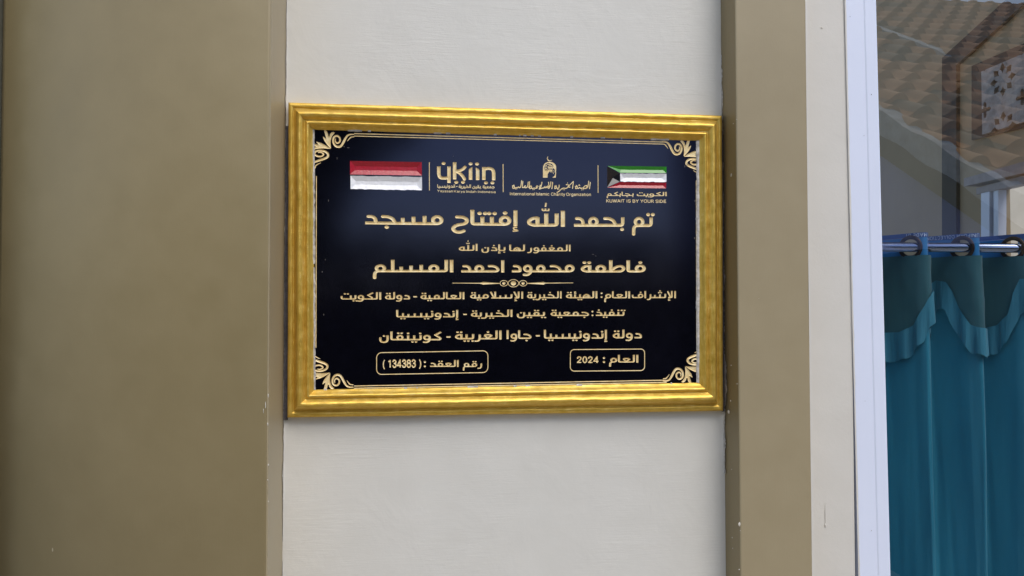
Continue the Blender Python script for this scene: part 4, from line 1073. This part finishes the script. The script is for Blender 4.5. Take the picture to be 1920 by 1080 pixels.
# a flashing line running down across the tiles
def onroof(u, v):
    d = ray(u, v); D = (zA-EYE[2]-slope*(dA-EYE[1]))/(d[2]-slope); return EYE+d*D
pa, pb = onroof(1648, 64), onroof(1790, 118)
dirp = pb-pa; L_ = np.linalg.norm(dirp); n_ = 40; Vv, Ff = [], []
sd2 = np.cross(dirp/L_, [0, -rise/SL, run/SL])
for i in range(n_+1):
    p = pa+dirp*(-.2+1.25*i/n_)
    tp_ = min(1, (n_-i)/8)
    for k_, (a_, h_) in enumerate(((-.06*tp_, .0), (-.04*tp_, .045*tp_+.01), (.04*tp_, .045*tp_+.01), (.06*tp_, .0))):
        q_ = p+sd2*a_*(1+.25*mnoise.noise((i*.6, k_, 3))); Vv.append((q_[0], 2*YG-(q_[1]-rise/SL*h_), q_[2]+run/SL*h_))
for i in range(n_):
    for k_ in range(3): Ff.append((4*i+k_, 4*i+k_+1, 4*i+k_+5, 4*i+k_+4))
mesh('mortar_flashing', Vv, Ff, MAT['mortar'], hs)

# ================================================================ unseen planting, added to darken what the polished stone reflects
def leafy(name, blobs, n_, seed, mat, size, parent=None):
    """leaves spread through and over a set of rounded masses"""
    rg = random.Random(seed); Vv, Ff = [], []
    for _ in range(n_):
        c_, r_ = rg.choice(blobs)
        d_ = Vector((rg.gauss(0, 1), rg.gauss(0, 1), rg.gauss(0, 1))).normalized()
        q_ = .55+.5*rg.random()**.5
        p_ = Vector((c_[0]+d_.x*r_[0]*q_, c_[1]+d_.y*r_[1]*q_, c_[2]+d_.z*r_[2]*q_))
        if p_.z < .05: continue
        a_ = Vector((rg.gauss(0, 1), rg.gauss(0, 1), rg.gauss(0, .6))).normalized(); b_ = a_.cross(Vector((rg.gauss(0, 1), rg.gauss(0, 1), rg.gauss(0, 1)))).normalized()
        s_ = size*rg.uniform(.6, 1.3); k_ = len(Vv)
        Vv += [p_-a_*s_, p_+b_*s_*.4, p_+a_*s_, p_-b_*s_*.4]; Ff.append((k_, k_+1, k_+2, k_+3))
    return mesh(name, Vv, Ff, mat, parent)
MAT['leaf'] = plain('dark_leaves', (.030, .045, .018), .55, 0, .45, 3); MAT['bark'] = plain('bark', (.10, .075, .05), .9, 0, .3, 20, .4)
rg = random.Random(5)
bl = [((x, -6.0+rg.uniform(-.3, .3), z), (.7, .55, .6)) for x in np.arange(-9, 2.2, .42) for z in (.45, 1.05, 1.58+rg.uniform(-.12, .1)+(.6 if x < -1.6 else 0))]
hd = leafy('hedge', bl, 34000, 3, MAT['leaf'], .085); tag(hd, 'unseen dark leafy hedge added behind the viewer to darken the reflection in the stone', 'hedge')
def tree(x, y, h, r_, seed, label):
    t = thing('tree', label, 'tree', (x, y, 0)); Vv, Ff = [], []; n_ = 9
    for i in range(7):
        z = h*.62*i/6; rr_ = .16*(1-.6*i/6)
        for k_ in range(n_): Vv.append((x+.12*math.sin(i*.9+seed)+rr_*math.cos(2*math.pi*k_/n_), y+.1*math.cos(i*.8)+rr_*math.sin(2*math.pi*k_/n_), z))
    for i in range(6):
        for k_ in range(n_): Ff.append((i*n_+k_, i*n_+(k_+1) % n_, (i+1)*n_+(k_+1) % n_, (i+1)*n_+k_))
    mesh('trunk', Vv, Ff, MAT['bark'], t, flat=False)
    q_ = random.Random(seed); bb = [((x+q_.gauss(0, r_*.45), y+q_.gauss(0, r_*.45), h*.66+q_.gauss(0, h*.13)), (r_*.5, r_*.5, r_*.42)) for _ in range(14)]
    leafy('crown', bb, 9000, seed, MAT['leaf'], .13, t)
tree(-4.9, -7.2, 4.9, 1.7, 2, 'unseen dark leafy tree added behind the hedge at the left end of the yard to darken the reflection')
tree(-2.2, -7.8, 5.4, 1.7, 9, 'unseen taller dark tree added behind the hedge, nearer the middle of the yard, to darken the reflection')

# ================================================================ ragged paint lines, drips and flecks on the joinery
def edge_paint(name, xf, y, zs, amp, base, seed, mat, parent, sgn):
    Vv, Ff = [], []
    for z in zs:
        wv = max(.0002, base+amp*(mnoise.noise((z*7, seed, 0))+.7*mnoise.noise((z*45, seed, 2))))
        x = xf(z); Vv += [(x-sgn*.0015, y, z), (x+sgn*wv, y, z)]
    for i in range(len(zs)-1): Ff.append((2*i, 2*i+1, 2*i+3, 2*i+2))
    return mesh(name, Vv, Ff, mat, parent)
zs = np.linspace(.9, 2.25, 520)
edge_paint('stray_paint', lambda z: FO+.0145*(1.5-z)/.80*.75, -.0024, zs, .0014, .0008, 4, MAT['cream'], cw, 1)
edge_paint('stray_paint', lambda z: XP-.0016*(z-1.5)/.8, YR-.0007, zs, .0009, .0004, 9, MAT['cream'], pla, -1)
edge_paint('stray_paint', lambda z: XL-.0012, YL-.0006, zs, .0012, -.0002, 14, MAT['brownp'], pil, -1)
def flecks(name, spots, mat, parent):
    rg = random.Random(7)
    for (x, y, z, a_, b_, nx) in spots:
        Vv, Ff = [], []; n_ = 9
        for i in range(n_):
            t = 2*math.pi*i/n_; q_ = rg.uniform(.7, 1.15)
            if nx: Vv.append((x, y+a_*q_*math.cos(t), z+b_*q_*math.sin(t)))
            else: Vv.append((x+a_*q_*math.cos(t), y, z+b_*q_*math.sin(t)))
        Vv.append((x+(.0008*nx if nx else 0), y-(0 if nx else .0008), z))
        for i in range(n_): Ff.append((i, (i+1) % n_, n_))
        mesh(name, Vv, Ff, mat, parent)
def fp(u, v, y, a_, b_): p = P(u, v, y); return (p[0], p[1], p[2], a_, b_, 0)
flecks('paint_fleck', [fp(1386.5, 983, YR-.0006, .0018, .0035), fp(1381, 224, YR-.0006, .0007, .0007), fp(1382, 720, YR-.0006, .0006, .0008), fp(1386, 1068, YR-.0006, .0009, .0009), fp(1388, 995, YR-.0006, .0006, .0006), fp(1423, 560, YR-.0006, .0004, .0004)], MAT['fleck'], pla)
def fs(u, v): p = PX(np.array([u]), np.array([v]), XR-.0006)[0]; return p
flecks('paint_fleck', [(*fs(u, v), a_, b_, -1) for u, v, a_, b_ in ((1375, 232, .002, .0010), (1371, 328, .002, .003), (1370, 752, .002, .0016), (1371, 685, .0016, .0010), (1373, 1008, .0014, .001), (1374, 1028, .0012, .0008), (1366, 772, .004, .003), (1372, 880, .001, .0008))], MAT['fleck'], pla)
flecks('paint_fleck', [fp(u, v, YL-.0007, a_, b_) for u, v, a_, b_ in ((503, 742, .0007, .0030), (502, 795, .0006, .0022), (503, 872, .0007, .0016), (498, 760, .0005, .005), (494, 770, .0004, .003), (502, 900, .0006, .0009), (503, 940, .0006, .0008))], MAT['fleck'], pil)
flecks('paint_fleck', [fp(1547.5, 965, -.0006, .0009, .018), fp(1547.8, 985, -.0008, .0013, .004), fp(1541, 52, -.0006, .002, .0008)], MAT['cream'], cw)
flecks('dirt_speck', [fp(1594, 31, -.0026, .0006, .0006), fp(1634, 177, -.0037, .0007, .0009), fp(1620, 254, -.0026, .0005, .0005), fp(1622, 752, -.0037, .0005, .0004), fp(1634, 995, -.0037, .0006, .0006)], MAT['gasket'], win)

MAT['scratch'] = plain('bruised_stone', (.20, .185, .17), .6, 0, .3, 300)
flecks('scratch', [fp(u, v, YS-.0002, a_*MPP, b_*MPP) for u, v, a_, b_ in ((1284, 312, .7, 3), (1288, 309, .8, 3.5), (1112, 477, 2.2, .5), (1117, 480, 1.5, .5), (653, 277, 2.6, .6), (645, 275, .7, 1), (616, 376, .5, 2.2), (610, 487, .7, .9), (604, 510, .8, 1.2), (607, 590, .7, 2), (632, 297, .5, 1.8), (850, 293, .7, .6), (1303, 377, .6, 2.5), (1302, 447, .7, 2.2), (1246, 373, .5, .5))], MAT['scratch'], pq)
